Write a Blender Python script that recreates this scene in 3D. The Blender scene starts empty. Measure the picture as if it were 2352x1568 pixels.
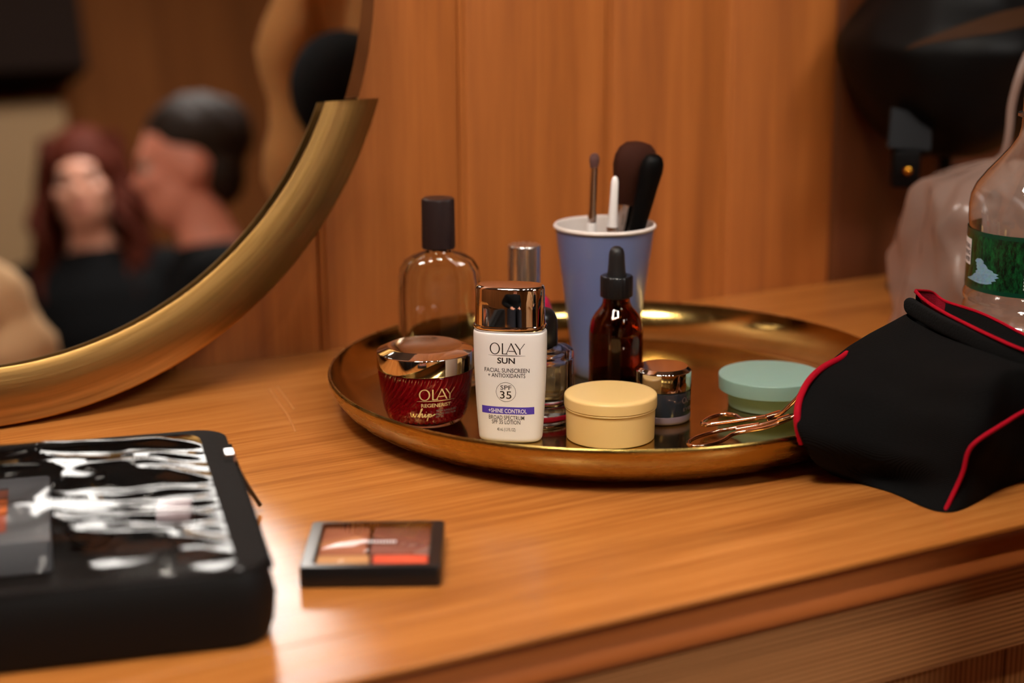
import bpy, bmesh, math, random
from mathutils import Vector, Matrix, noise as mnoise
random.seed(7)
R = math.radians
TZ = 0.75                      # table-top height above the floor
scene = bpy.context.scene
COL = scene.collection

# ------------------------------------------------------------------ camera
CAM_P, CAM_ROLL, CAM_YAW = R(14.16649), R(-0.37283), R(28.44904)
F_PX = 3900.0
CAM = Vector((0, 0, TZ + 0.325))
_fw = Vector((math.sin(CAM_YAW) * math.cos(CAM_P), math.cos(CAM_YAW) * math.cos(CAM_P), -math.sin(CAM_P)))
_rt0 = Vector((math.cos(CAM_YAW), -math.sin(CAM_YAW), 0))
_up0 = _rt0.cross(_fw)
_rt = math.cos(CAM_ROLL) * _rt0 + math.sin(CAM_ROLL) * _up0
_up = -math.sin(CAM_ROLL) * _rt0 + math.cos(CAM_ROLL) * _up0
cd = bpy.data.cameras.new('camera')
cam = bpy.data.objects.new('camera', cd)
COL.objects.link(cam)
m = Matrix((_rt, _up, -_fw)).transposed().to_4x4()
m.translation = CAM
cam.matrix_world = m
cd.sensor_width = 36
cd.lens = F_PX / 2352 * 36
cd.clip_start = 0.02
cd.dof.use_dof = True
cd.dof.focus_distance = 1.05
cd.dof.aperture_fstop = 3.5
scene.camera = cam

# ------------------------------------------------------------------ world, exposure
w = bpy.data.worlds.new('world')
scene.world = w
w.use_nodes = True
w.node_tree.nodes['Background'].inputs[0].default_value = (1.0, 0.82, 0.62, 1)
w.node_tree.nodes['Background'].inputs[1].default_value = 0.02
vs = scene.view_settings
vs.view_transform = 'Standard'
vs.look = 'None'
vs.gamma = 1
vs.use_curve_mapping = False
vs.exposure = 0.68
try:
    scene.cycles.sample_clamp_indirect = 3.0
    scene.cycles.caustics_refractive = True
    scene.cycles.max_bounces = 8
    scene.cycles.diffuse_bounces = 2
    scene.cycles.glossy_bounces = 4
    scene.cycles.transmission_bounces = 8
    scene.cycles.transparent_max_bounces = 10
    scene.cycles.use_light_tree = False
    scene.cycles.use_adaptive_sampling = True
    scene.cycles.adaptive_threshold = 0.05
except Exception:
    pass

# room lamps: (name, label, centre, size x, size y, watts, colour)
LAMPS = [
    ('ceiling_light', 'larger ceiling light panel above the seated people', (1.38, -1.19, 2.585), 0.84, 0.90, 42.0, (1.0, 0.94, 0.87)),
    ('ceiling_light', 'small ceiling light panel above the front of the vanity', (-0.35, 0.35, 2.585), 0.32, 0.32, 15.0, (1.0, 0.90, 0.78)),
]
BULB_W = 5.8

# ------------------------------------------------------------------ helpers: points
def ray(px, py):
    return _fw + (px - 1176) / F_PX * _rt - (py - 784) / F_PX * _up
def P(px, py, d):                      # point seen at that place, d metres in front of the lens
    return CAM + ray(px, py) * d
def G(px, py, z=0.004):                # point at height z above the table top
    d = ray(px, py)
    return CAM + d * ((TZ + z - CAM.z) / d.z)
def depth(p):
    return (p - CAM).dot(_fw)
def cyl_at(xl, xr, yb, z=0.004):       # centre and radius of a round thing standing at height z
    r = 0.03
    for _ in range(20):
        f = G((xl + xr) / 2, yb, z)
        d = Vector((f.x, f.y, 0)).normalized()
        c = f + d * r
        r = (xr - xl) / 2 / F_PX * depth(c)
    return c, r
def face_cam(p, extra=0):
    return -math.atan2(p.x, p.y) + R(extra)

# ------------------------------------------------------------------ helpers: objects
def finish(me, angle=35):
    for p in me.polygons:
        p.use_smooth = True
    try:
        me.set_sharp_from_angle(angle=R(angle))
    except Exception:
        pass
    return me
def mesh_from(name, verts, faces, angle=35, flip=False):
    me = bpy.data.meshes.new(name)
    me.from_pydata([tuple(v) for v in verts], [], faces)
    bm = bmesh.new()
    bm.from_mesh(me)
    bmesh.ops.recalc_face_normals(bm, faces=bm.faces)
    if flip:
        bmesh.ops.reverse_faces(bm, faces=bm.faces)
    bm.to_mesh(me)
    bm.free()
    return finish(me, angle)
def ob(name, me, mat=None, parent=None):
    o = bpy.data.objects.new(name, me)
    COL.objects.link(o)
    if parent is not None:
        o.parent = parent
    if mat is not None:
        if me.materials:
            me.materials[0] = mat
        else:
            me.materials.append(mat)
    return o
def tag(o, label, cat, group=None):
    o['label'] = label
    o['category'] = cat
    if group:
        o['group'] = group
    return o
def thing(name, label, cat, loc=(0, 0, 0), rotz=0.0, group=None):
    o = bpy.data.objects.new(name, None)
    COL.objects.link(o)
    o.empty_display_size = 0.02
    o.location = loc
    o.rotation_euler = (0, 0, rotz)
    return tag(o, label, cat, group)
def structure(o):
    o['kind'] = 'structure'
    return o
def lab(o, s):
    o['label'] = s
    return o

# ------------------------------------------------------------------ helpers: shapes
def arc_round(pts, rad, n=5):
    """Rounds the inner corners of an open polyline of (r, z)."""
    out = [pts[0]]
    for i in range(1, len(pts) - 1):
        a, b, c = Vector(pts[i - 1]), Vector(pts[i]), Vector(pts[i + 1])
        rr = rad[i] if isinstance(rad, (list, tuple)) else rad
        if rr <= 0:
            out.append(tuple(b)); continue
        u, v = (a - b), (c - b)
        k = min(rr, u.length * 0.48, v.length * 0.48)
        p0, p1 = b + u.normalized() * k, b + v.normalized() * k
        for j in range(n + 1):
            t = j / n
            out.append(tuple((1 - t) ** 2 * p0 + 2 * t * (1 - t) * b + t * t * p1))
    out.append(pts[-1])
    return out
def lathe_data(prof, seg=64):
    verts, rows = [], []
    for r, z in prof:
        if r < 1e-6:
            rows.append([len(verts)]); verts.append((0, 0, z))
        else:
            s = len(verts)
            for k in range(seg):
                a = 2 * math.pi * k / seg
                verts.append((r * math.cos(a), r * math.sin(a), z))
            rows.append(list(range(s, s + seg)))
    faces = []
    for i in range(len(rows) - 1):
        a, b = rows[i], rows[i + 1]
        if len(a) == 1 and len(b) == 1:
            continue
        for k in range(seg):
            k2 = (k + 1) % seg
            if len(a) == 1:
                faces.append((a[0], b[k], b[k2]))
            elif len(b) == 1:
                faces.append((a[k], a[k2], b[0]))
            else:
                faces.append((a[k], a[k2], b[k2], b[k]))
    return verts, faces
def lathe(name, prof, seg=64, angle=35):
    v, f = lathe_data(prof, seg)
    return mesh_from(name, v, f, angle)
def loft(name, rings, cap=(True, True), closed=True, angle=35):
    n = len(rings[0])
    verts = [v for r in rings for v in r]
    faces = []
    for i in range(len(rings) - 1):
        for k in range(n if closed else n - 1):
            k2 = (k + 1) % n
            faces.append((i * n + k, i * n + k2, (i + 1) * n + k2, (i + 1) * n + k))
    if closed and cap[0]:
        faces.append(tuple(range(n)))
    if closed and cap[1]:
        faces.append(tuple(range((len(rings) - 1) * n, len(rings) * n)))
    return mesh_from(name, verts, faces, angle)
def spline(pts, n, closed=False):
    pts = [Vector(p) for p in pts]
    m_ = len(pts)
    out = []
    segs = m_ if closed else m_ - 1
    for i in range(segs):
        if closed:
            p0, p1, p2, p3 = pts[(i - 1) % m_], pts[i], pts[(i + 1) % m_], pts[(i + 2) % m_]
        else:
            p0, p1, p2, p3 = pts[max(i - 1, 0)], pts[i], pts[i + 1], pts[min(i + 2, m_ - 1)]
        for j in range(n):
            t = j / n
            out.append(0.5 * ((2 * p1) + (p2 - p0) * t + (2 * p0 - 5 * p1 + 4 * p2 - p3) * t * t + (3 * p1 - p0 - 3 * p2 + p3) * t ** 3))
    if not closed:
        out.append(pts[-1])
    return out
def tube_data(path, rad, seg=10, closed=False):
    path = [Vector(p) for p in path]
    n = len(path)
    rings = []
    t0 = (path[1] - path[0]).normalized()
    up = Vector((0, 0, 1)) if abs(t0.z) < 0.9 else Vector((1, 0, 0))
    nrm = (up - t0 * up.dot(t0)).normalized()
    for i in range(n):
        a = path[(i - 1) % n] if (closed or i > 0) else path[0]
        b = path[(i + 1) % n] if (closed or i < n - 1) else path[-1]
        t = (b - a).normalized()
        nrm = (nrm - t * nrm.dot(t)).normalized()
        bn = t.cross(nrm)
        r = rad[i] if isinstance(rad, (list, tuple)) else rad
        rings.append([path[i] + (nrm * math.cos(2 * math.pi * k / seg) + bn * math.sin(2 * math.pi * k / seg)) * r for k in range(seg)])
    verts = [v for r_ in rings for v in r_]
    faces = []
    for i in range(n if closed else n - 1):
        for k in range(seg):
            k2 = (k + 1) % seg
            j = (i + 1) % n
            faces.append((i * seg + k, i * seg + k2, j * seg + k2, j * seg + k))
    if not closed:
        faces.append(tuple(range(seg)))
        faces.append(tuple(range((n - 1) * seg, n * seg)))
    return verts, faces
def tube(name, path, rad, seg=10, closed=False, angle=50):
    v, f = tube_data(path, rad, seg, closed)
    return mesh_from(name, v, f, angle)
def join_data(parts):
    V, F = [], []
    for v, f in parts:
        o = len(V)
        V += list(v)
        F += [tuple(i + o for i in q) for q in f]
    return V, F
def box(name, lo, hi, bevel=0.0, seg=2):
    bm = bmesh.new()
    bmesh.ops.create_cube(bm, size=1)
    for v in bm.verts:
        v.co = Vector([(lo[i] + hi[i]) / 2 + v.co[i] * (hi[i] - lo[i]) for i in range(3)])
    if bevel:
        bmesh.ops.bevel(bm, geom=list(bm.edges), offset=bevel, segments=seg, profile=0.5, affect='EDGES')
    me = bpy.data.meshes.new(name)
    bm.to_mesh(me)
    bm.free()
    return finish(me, 15)
def superring(a, b, n, N, z):
    out = []
    for k in range(N):
        t = 2 * math.pi * k / N
        c, s = math.cos(t), math.sin(t)
        out.append(Vector((a * math.copysign(abs(c) ** (2 / n), c), b * math.copysign(abs(s) ** (2 / n), s), z)))
    return out
def roundrect(x0, x1, y0, y1, r, n=6):
    out = []
    for cx, cy, a0 in ((x1 - r, y1 - r, 0), (x0 + r, y1 - r, 90), (x0 + r, y0 + r, 180), (x1 - r, y0 + r, 270)):
        for j in range(n + 1):
            a = R(a0 + 90 * j / n)
            out.append(Vector((cx + r * math.cos(a), cy + r * math.sin(a), 0)))
    return out
def blob_noise(co, scale, amp, seed=0.0):
    return mnoise.noise(Vector(co) * scale + Vector((seed, seed * 1.7, seed * 0.3))) * amp

# ------------------------------------------------------------------ helpers: lettering (flat print laid on a surface)
def text_data(s, width=None, height=None, bold=0.0, spacing=1.0):
    cu = bpy.data.curves.new('t', 'FONT')
    cu.body = s
    cu.size = 1
    cu.offset = bold
    cu.space_character = spacing
    cu.resolution_u = 3
    o = bpy.data.objects.new('t', cu)
    COL.objects.link(o)
    dg = bpy.context.evaluated_depsgraph_get()
    dg.update()
    me = bpy.data.meshes.new_from_object(o.evaluated_get(dg))
    vs_ = [Vector(v.co) for v in me.vertices]
    fs = [tuple(p.vertices) for p in me.polygons]
    bpy.data.objects.remove(o)
    bpy.data.curves.remove(cu)
    bpy.data.meshes.remove(me)
    x0, x1 = min(v.x for v in vs_), max(v.x for v in vs_)
    h = 0.73
    sx = width / (x1 - x0) if width else height / h
    sy = height / h
    return [((v.x - (x0 + x1) / 2) * sx, v.y * sy) for v in vs_], fs
def stroke2(pts, wd):
    """Flat ribbon along a 2-D polyline; wd a number or a list of widths."""
    n = len(pts)
    V, F = [], []
    for i in range(n):
        a, b = pts[max(i - 1, 0)], pts[min(i + 1, n - 1)]
        dx, dy = b[0] - a[0], b[1] - a[1]
        l = math.hypot(dx, dy) or 1
        w_ = (wd[i] if isinstance(wd, (list, tuple)) else wd) / 2
        V += [(pts[i][0] - dy / l * w_, pts[i][1] + dx / l * w_), (pts[i][0] + dy / l * w_, pts[i][1] - dx / l * w_)]
    for i in range(n - 1):
        F.append((2 * i, 2 * i + 1, 2 * i + 3, 2 * i + 2))
    return V, F
def seg2(a, b, n=6):
    return [(a[0] + (b[0] - a[0]) * i / n, a[1] + (b[1] - a[1]) * i / n) for i in range(n + 1)]
def olay(width, h):
    """The wordmark in thin stressed capitals, centred, on a baseline."""
    parts = []
    k = 40
    cx, rx = 0.155, 0.148
    V, F = [], []
    for i in range(k):
        a = 2 * math.pi * i / k
        c, s = math.cos(a), math.sin(a)
        V += [(cx + rx * c, 0.5 + 0.53 * s), (cx + (rx - 0.034) * c, 0.5 + (0.53 - 0.07) * s)]
    for i in range(k):
        j = (i + 1) % k
        F.append((2 * i, 2 * i + 1, 2 * j + 1, 2 * j))
    parts.append((V, F))
    parts.append(stroke2(seg2((0.375, 1.0), (0.375, 0.0)), 0.036))
    parts.append(stroke2(seg2((0.375, 0.035), (0.52, 0.035)), [0.07] * 7))
    parts.append(stroke2(seg2((0.475, 0.0), (0.625, 1.02)), 0.022))
    parts.append(stroke2(seg2((0.615, 1.02), (0.775, 0.0)), 0.036))
    parts.append(stroke2(seg2((0.54, 0.3), (0.71, 0.3)), [0.06] * 7))
    parts.append(stroke2(seg2((0.735, 1.0), (0.865, 0.42)), 0.036))
    parts.append(stroke2(seg2((1.0, 1.0), (0.865, 0.42)), 0.022))
    parts.append(stroke2(seg2((0.865, 0.46), (0.865, 0.0)), 0.034))
    V, F = join_data(parts)
    return [((x - 0.5) * width, y * h) for x, y in V], F
def place2(d, dx, dy):
    return [(x + dx, y + dy) for x, y in d[0]], d[1]
def ring2(cx, cy, r, wd, k=48):
    V, F = [], []
    for i in range(k):
        a = 2 * math.pi * i / k
        V += [(cx + r * math.cos(a), cy + r * math.sin(a)), (cx + (r - wd) * math.cos(a), cy + (r - wd) * math.sin(a))]
    for i in range(k):
        j = (i + 1) % k
        F.append((2 * i, 2 * i + 1, 2 * j + 1, 2 * j))
    return V, F
def rect2(x0, x1, y0, y1, nx=16, ny=2):
    V = [(x0 + (x1 - x0) * i / nx, y0 + (y1 - y0) * j / ny) for j in range(ny + 1) for i in range(nx + 1)]
    F = [(j * (nx + 1) + i, j * (nx + 1) + i + 1, (j + 1) * (nx + 1) + i + 1, (j + 1) * (nx + 1) + i) for j in range(ny) for i in range(nx)]
    return V, F
def printed(name, datas, mapper, mat, parent):
    V, F = join_data(datas)
    me = bpy.data.meshes.new(name)
    me.from_pydata([tuple(mapper(x, y)) for x, y in V], [], F)
    return ob(name, me, mat, parent)

# ------------------------------------------------------------------ helpers: materials
def srgb(r, g, b):
    f = lambda c: (c / 255 / 12.92) if c / 255 <= 0.04045 else ((c / 255 + 0.055) / 1.055) ** 2.4
    return (f(r), f(g), f(b), 1)
def nodes(name):
    mt = bpy.data.materials.new(name)
    mt.use_nodes = True
    nt = mt.node_tree
    return mt, nt, nt.nodes['Principled BSDF']
def pbr(name, col, rough=0.5, metal=0.0, trans=0.0, ior=1.5, coat=0.0, spec=0.5, bump=0.0, bscale=80.0, sheen=0.0, mottle=0.0, sss=0.0, aniso=0.0):
    mt, nt, b = nodes(name)
    b.inputs['Base Color'].default_value = col
    b.inputs['Roughness'].default_value = rough
    b.inputs['Metallic'].default_value = metal
    b.inputs['Transmission Weight'].default_value = trans
    b.inputs['IOR'].default_value = ior
    b.inputs['Coat Weight'].default_value = coat
    b.inputs['Coat Roughness'].default_value = 0.05
    b.inputs['Specular IOR Level'].default_value = spec
    b.inputs['Sheen Weight'].default_value = sheen
    if sss:
        b.inputs['Subsurface Weight'].default_value = sss
        b.inputs['Subsurface Radius'].default_value = (0.006, 0.003, 0.002)
    if bump or mottle:
        tc = nt.nodes.new('ShaderNodeTexCoord')
        nz = nt.nodes.new('ShaderNodeTexNoise')
        nz.inputs['Scale'].default_value = bscale
        nz.inputs['Detail'].default_value = 4
        nt.links.new(tc.outputs['Object'], nz.inputs['Vector'])
        if bump:
            bp = nt.nodes.new('ShaderNodeBump')
            bp.inputs['Strength'].default_value = bump
            bp.inputs['Distance'].default_value = 0.002
            nt.links.new(nz.outputs['Fac'], bp.inputs['Height'])
            nt.links.new(bp.outputs['Normal'], b.inputs['Normal'])
        if mottle:
            mx = nt.nodes.new('ShaderNodeMix')
            mx.data_type = 'RGBA'
            mx.blend_type = 'MULTIPLY'
            mx.inputs[0].default_value = mottle
            mx.inputs[6].default_value = col
            nt.links.new(nz.outputs['Color'], mx.inputs[7])
            nt.links.new(mx.outputs[2], b.inputs['Base Color'])
    return mt
def wood(name, dark, mid, light, axis='X', freq=60.0, rough=0.38, fine=0.35, spec=0.5, contrast=1.0, stripes=0.0, rnd=True):
    """Long-grained softwood; axis = direction of the grain."""
    mt, nt, b = nodes(name)
    N, L = nt.nodes.new, nt.links.new
    tc = N('ShaderNodeTexCoord')
    src = tc.outputs['Object']
    if rnd:
        oi = N('ShaderNodeObjectInfo')
        ml = N('ShaderNodeMath'); ml.operation = 'MULTIPLY'; ml.inputs[1].default_value = 37.0
        L(oi.outputs['Random'], ml.inputs[0])
        ad = N('ShaderNodeVectorMath'); ad.operation = 'ADD'
        L(src, ad.inputs[0]); L(ml.outputs[0], ad.inputs[1])
        src = ad.outputs[0]
    mp = N('ShaderNodeMapping')
    s = [freq, freq, freq]
    s['XYZ'.index(axis)] = freq * 0.035
    mp.inputs['Scale'].default_value = s
    L(src, mp.inputs['Vector'])
    n1 = N('ShaderNodeTexNoise'); n1.inputs['Scale'].default_value = 0.55; n1.inputs['Detail'].default_value = 3; n1.inputs['Distortion'].default_value = 0.6
    L(mp.outputs[0], n1.inputs['Vector'])
    n2 = N('ShaderNodeTexNoise'); n2.inputs['Scale'].default_value = 4.0; n2.inputs['Detail'].default_value = 4; n2.inputs['Roughness'].default_value = 0.65
    L(mp.outputs[0], n2.inputs['Vector'])
    mxa = N('ShaderNodeMix'); mxa.data_type = 'FLOAT'; mxa.inputs[0].default_value = fine
    L(n1.outputs['Fac'], mxa.inputs[2]); L(n2.outputs['Fac'], mxa.inputs[3])
    fac = mxa.outputs[0]
    if stripes:
        wv = N('ShaderNodeTexWave'); wv.wave_type = 'BANDS'; wv.bands_direction = 'Z' if axis != 'Z' else 'X'
        wv.wave_profile = 'SAW'
        wv.inputs['Scale'].default_value = 0.55; wv.inputs['Distortion'].default_value = 2.0; wv.inputs['Detail'].default_value = 2; wv.inputs['Detail Scale'].default_value = 0.6
        L(mp.outputs[0], wv.inputs['Vector'])
        mxs = N('ShaderNodeMix'); mxs.data_type = 'FLOAT'; mxs.inputs[0].default_value = stripes
        L(fac, mxs.inputs[2]); L(wv.outputs['Fac'], mxs.inputs[3])
        fac = mxs.outputs[0]
    cr = N('ShaderNodeValToRGB')
    el = cr.color_ramp.elements
    c0 = 0.5 - 0.22 / contrast
    el[0].position, el[0].color = c0, dark
    el[1].position, el[1].color = 0.5 + 0.22 / contrast, light
    e = el.new(0.5); e.color = mid
    L(fac, cr.inputs['Fac'])
    L(cr.outputs['Color'], b.inputs['Base Color'])
    b.inputs['Roughness'].default_value = rough
    b.inputs['Specular IOR Level'].default_value = spec
    bp = N('ShaderNodeBump'); bp.inputs['Strength'].default_value = 0.12; bp.inputs['Distance'].default_value = 0.0006
    L(n2.outputs['Fac'], bp.inputs['Height']); L(bp.outputs['Normal'], b.inputs['Normal'])
    return mt
def brushed(name, col, rough, axis_scale=(3, 3, 200), amt=0.12, bump=0.0, patina=None):
    """Metal with fine streaks that vary the gloss; patina = a second, duller colour in soft patches."""
    mt, nt, b = nodes(name)
    N, L = nt.nodes.new, nt.links.new
    tc = N('ShaderNodeTexCoord'); mp = N('ShaderNodeMapping'); mp.inputs['Scale'].default_value = axis_scale
    L(tc.outputs['Object'], mp.inputs['Vector'])
    nz = N('ShaderNodeTexNoise'); nz.inputs['Scale'].default_value = 1; nz.inputs['Detail'].default_value = 5
    L(mp.outputs[0], nz.inputs['Vector'])
    mr = N('ShaderNodeMapRange'); mr.inputs[1].default_value = 0.3; mr.inputs[2].default_value = 0.7
    mr.inputs[3].default_value = max(0.02, rough - amt); mr.inputs[4].default_value = rough + amt
    L(nz.outputs['Fac'], mr.inputs[0]); L(mr.outputs[0], b.inputs['Roughness'])
    b.inputs['Metallic'].default_value = 1
    b.inputs['Base Color'].default_value = col
    if patina:
        n2 = N('ShaderNodeTexNoise'); n2.inputs['Scale'].default_value = 18; n2.inputs['Detail'].default_value = 4
        L(tc.outputs['Object'], n2.inputs['Vector'])
        m2 = N('ShaderNodeMapRange'); m2.inputs[1].default_value = 0.45; m2.inputs[2].default_value = 0.75
        L(n2.outputs['Fac'], m2.inputs[0])
        mx = N('ShaderNodeMix'); mx.data_type = 'RGBA'; mx.inputs[6].default_value = col; mx.inputs[7].default_value = patina
        L(m2.outputs[0], mx.inputs[0]); L(mx.outputs[2], b.inputs['Base Color'])
    if bump:
        bp = N('ShaderNodeBump'); bp.inputs['Strength'].default_value = bump; bp.inputs['Distance'].default_value = 0.001
        L(nz.outputs['Fac'], bp.inputs['Height']); L(bp.outputs['Normal'], b.inputs['Normal'])
    return mt
def film(name, tint, rough=0.06, gloss=1.0, haze=0.0, hazecol=(0.8, 0.7, 0.6, 1), bump=0.0, bscale=40.0, ior=1.5):
    """Thin clear or frosted plastic sheet: passes light, reflects by Fresnel, may scatter some."""
    mt = bpy.data.materials.new(name)
    mt.use_nodes = True
    nt = mt.node_tree
    nt.nodes.clear()
    N, L = nt.nodes.new, nt.links.new
    out = N('ShaderNodeOutputMaterial')
    tr = N('ShaderNodeBsdfTransparent'); tr.inputs[0].default_value = tint
    gl = N('ShaderNodeBsdfGlossy'); gl.inputs['Roughness'].default_value = rough
    ge = N('ShaderNodeNewGeometry')
    dt = N('ShaderNodeVectorMath'); dt.operation = 'DOT_PRODUCT'
    L(ge.outputs['Incoming'], dt.inputs[0]); L(ge.outputs['Normal'], dt.inputs[1])
    ab = N('ShaderNodeMath'); ab.operation = 'ABSOLUTE'; L(dt.outputs['Value'], ab.inputs[0])
    sb = N('ShaderNodeMath'); sb.operation = 'SUBTRACT'; sb.inputs[0].default_value = 1.0; sb.use_clamp = True; L(ab.outputs[0], sb.inputs[1])
    pw = N('ShaderNodeMath'); pw.operation = 'POWER'; pw.inputs[1].default_value = 5.0; L(sb.outputs[0], pw.inputs[0])
    f0 = ((ior - 1) / (ior + 1)) ** 2
    fr = N('ShaderNodeMath'); fr.operation = 'MULTIPLY_ADD'; fr.inputs[1].default_value = 1 - f0; fr.inputs[2].default_value = f0
    L(pw.outputs[0], fr.inputs[0])
    ml = N('ShaderNodeMath'); ml.operation = 'MULTIPLY'; ml.inputs[1].default_value = gloss; ml.use_clamp = True
    L(fr.outputs[0], ml.inputs[0])
    base = tr.outputs[0]
    if haze:
        tl = N('ShaderNodeBsdfTranslucent'); tl.inputs[0].default_value = hazecol
        df = N('ShaderNodeBsdfDiffuse'); df.inputs[0].default_value = hazecol
        a = N('ShaderNodeMixShader'); a.inputs[0].default_value = 0.5
        L(tl.outputs[0], a.inputs[1]); L(df.outputs[0], a.inputs[2])
        bmx = N('ShaderNodeMixShader'); bmx.inputs[0].default_value = haze
        L(base, bmx.inputs[1]); L(a.outputs[0], bmx.inputs[2])
        base = bmx.outputs[0]
    mx = N('ShaderNodeMixShader')
    L(ml.outputs[0], mx.inputs[0]); L(base, mx.inputs[1]); L(gl.outputs[0], mx.inputs[2])
    L(mx.outputs[0], out.inputs[0])
    if bump:
        tc = N('ShaderNodeTexCoord'); nz = N('ShaderNodeTexNoise'); nz.inputs['Scale'].default_value = bscale; nz.inputs['Detail'].default_value = 3
        bp = N('ShaderNodeBump'); bp.inputs['Strength'].default_value = bump; bp.inputs['Distance'].default_value = 0.004
        L(tc.outputs['Object'], nz.inputs['Vector']); L(nz.outputs['Fac'], bp.inputs['Height'])
        L(bp.outputs['Normal'], gl.inputs['Normal']); L(bp.outputs['Normal'], dt.inputs[1])
        if haze:
            L(bp.outputs['Normal'], tl.inputs['Normal']); L(bp.outputs['Normal'], df.inputs['Normal'])
    return mt
def emit(name, col, strength):
    mt = bpy.data.materials.new(name)
    mt.use_nodes = True
    nt = mt.node_tree
    nt.nodes.clear()
    o = nt.nodes.new('ShaderNodeOutputMaterial')
    e = nt.nodes.new('ShaderNodeEmission')
    e.inputs[0].default_value = (*col, 1)
    e.inputs[1].default_value = strength
    nt.links.new(e.outputs[0], o.inputs[0])
    return mt
def fabric(name, col, rough=0.9, scale=900.0, strength=0.4, sheen=0.0, ribs=None):
    mt, nt, b = nodes(name)
    N, L = nt.nodes.new, nt.links.new
    b.inputs['Base Color'].default_value = col
    b.inputs['Roughness'].default_value = rough
    b.inputs['Specular IOR Level'].default_value = 0.12
    b.inputs['Sheen Weight'].default_value = sheen
    tc = N('ShaderNodeTexCoord')
    if ribs:
        t = N('ShaderNodeTexWave'); t.inputs['Scale'].default_value = ribs; t.bands_direction = 'DIAGONAL'
        L(tc.outputs['Object'], t.inputs['Vector'])
        h = t.outputs['Fac']
    else:
        t = N('ShaderNodeTexNoise'); t.inputs['Scale'].default_value = scale
        L(tc.outputs['Object'], t.inputs['Vector'])
        h = t.outputs['Fac']
    bp = N('ShaderNodeBump'); bp.inputs['Strength'].default_value = strength; bp.inputs['Distance'].default_value = 0.001
    L(h, bp.inputs['Height']); L(bp.outputs['Normal'], b.inputs['Normal'])
    return mt

M = {}
M['wall_wood'] = wood('wall_wood', srgb(136, 74, 30), srgb(162, 92, 38), srgb(182, 108, 50), 'Z', 70, 0.42, 0.38, contrast=1.15)
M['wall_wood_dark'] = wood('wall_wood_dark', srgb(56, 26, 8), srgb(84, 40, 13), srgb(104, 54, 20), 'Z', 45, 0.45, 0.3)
M['room_wood'] = wood('room_wood', srgb(78, 42, 14), srgb(98, 54, 20), srgb(112, 66, 28), 'Z', 30, 0.8, 0.3, spec=0.12)
M['top_wood'] = wood('top_wood', srgb(140, 80, 34), srgb(178, 110, 50), srgb(200, 130, 66), 'X', 75, 0.22, 0.58, contrast=1.0)
M['nosing_wood'] = wood('nosing_wood', srgb(140, 74, 34), srgb(164, 92, 44), srgb(182, 108, 56), 'X', 60, 0.3, 0.35)
M['apron_wood'] = wood('apron_wood', srgb(104, 58, 26), srgb(178, 122, 72), srgb(190, 134, 84), 'X', 190, 0.45, 0.2, stripes=0.6)
M['front_wood'] = wood('front_wood', srgb(120, 70, 30), srgb(168, 112, 60), srgb(186, 130, 78), 'Z', 150, 0.5, 0.25, stripes=0.5)
M['floor_wood'] = wood('floor_wood', srgb(70, 40, 20), srgb(96, 58, 30), srgb(112, 70, 40), 'X', 25, 0.4, 0.35)
M['ceiling'] = pbr('ceiling_paint', srgb(64, 42, 24), 0.9)
M['brass'] = brushed('brass_tray', srgb(186, 156, 92), 0.15, (260, 3, 3), 0.04, patina=srgb(150, 120, 64))
M['brass_rim'] = brushed('brass_tray_side', srgb(182, 154, 86), 0.27, (40, 40, 400), 0.06, patina=srgb(150, 120, 60))
M['brass_mirror'] = brushed('brass_mirror', srgb(178, 138, 80), 0.34, (30, 30, 30), 0.08, patina=srgb(150, 114, 64))
def ring_brass(name, c1, c2, centre_z):
    mt, nt, b = nodes(name)
    N, L = nt.nodes.new, nt.links.new
    tc = N('ShaderNodeTexCoord'); sx_ = N('ShaderNodeSeparateXYZ'); L(tc.outputs['Object'], sx_.inputs[0])
    zz = N('ShaderNodeMath'); zz.operation = 'SUBTRACT'; zz.inputs[1].default_value = centre_z; L(sx_.outputs[2], zz.inputs[0])
    cb = N('ShaderNodeCombineXYZ'); L(sx_.outputs[0], cb.inputs[0]); L(zz.outputs[0], cb.inputs[1])
    ln = N('ShaderNodeVectorMath'); ln.operation = 'LENGTH'; L(cb.outputs[0], ln.inputs[0])
    at = N('ShaderNodeMath'); at.operation = 'ARCTAN2'; L(zz.outputs[0], at.inputs[0]); L(sx_.outputs[0], at.inputs[1])
    c2_ = N('ShaderNodeCombineXYZ'); L(ln.outputs['Value'], c2_.inputs[0]); L(at.outputs[0], c2_.inputs[1])
    mp = N('ShaderNodeMapping'); mp.inputs['Scale'].default_value = (130, 1.6, 1); L(c2_.outputs[0], mp.inputs[0])
    nz = N('ShaderNodeTexNoise'); nz.inputs['Scale'].default_value = 1.0; nz.inputs['Detail'].default_value = 3; L(mp.outputs[0], nz.inputs['Vector'])
    cr = N('ShaderNodeMapRange'); cr.inputs[1].default_value = 0.35; cr.inputs[2].default_value = 0.65; L(nz.outputs['Fac'], cr.inputs[0])
    mx = N('ShaderNodeMix'); mx.data_type = 'RGBA'; mx.inputs[6].default_value = c1; mx.inputs[7].default_value = c2
    L(cr.outputs[0], mx.inputs[0]); L(mx.outputs[2], b.inputs['Base Color'])
    rr = N('ShaderNodeMapRange'); rr.inputs[3].default_value = 0.28; rr.inputs[4].default_value = 0.44; L(cr.outputs[0], rr.inputs[0]); L(rr.outputs[0], b.inputs['Roughness'])
    bp = N('ShaderNodeBump'); bp.inputs['Strength'].default_value = 0.15; bp.inputs['Distance'].default_value = 0.002
    L(nz.outputs['Fac'], bp.inputs['Height']); L(bp.outputs['Normal'], b.inputs['Normal'])
    b.inputs['Metallic'].default_value = 1
    return mt
M['brass_mirror'] = ring_brass('brass_mirror_band', srgb(190, 146, 86), srgb(136, 102, 54), 0.310)
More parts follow.
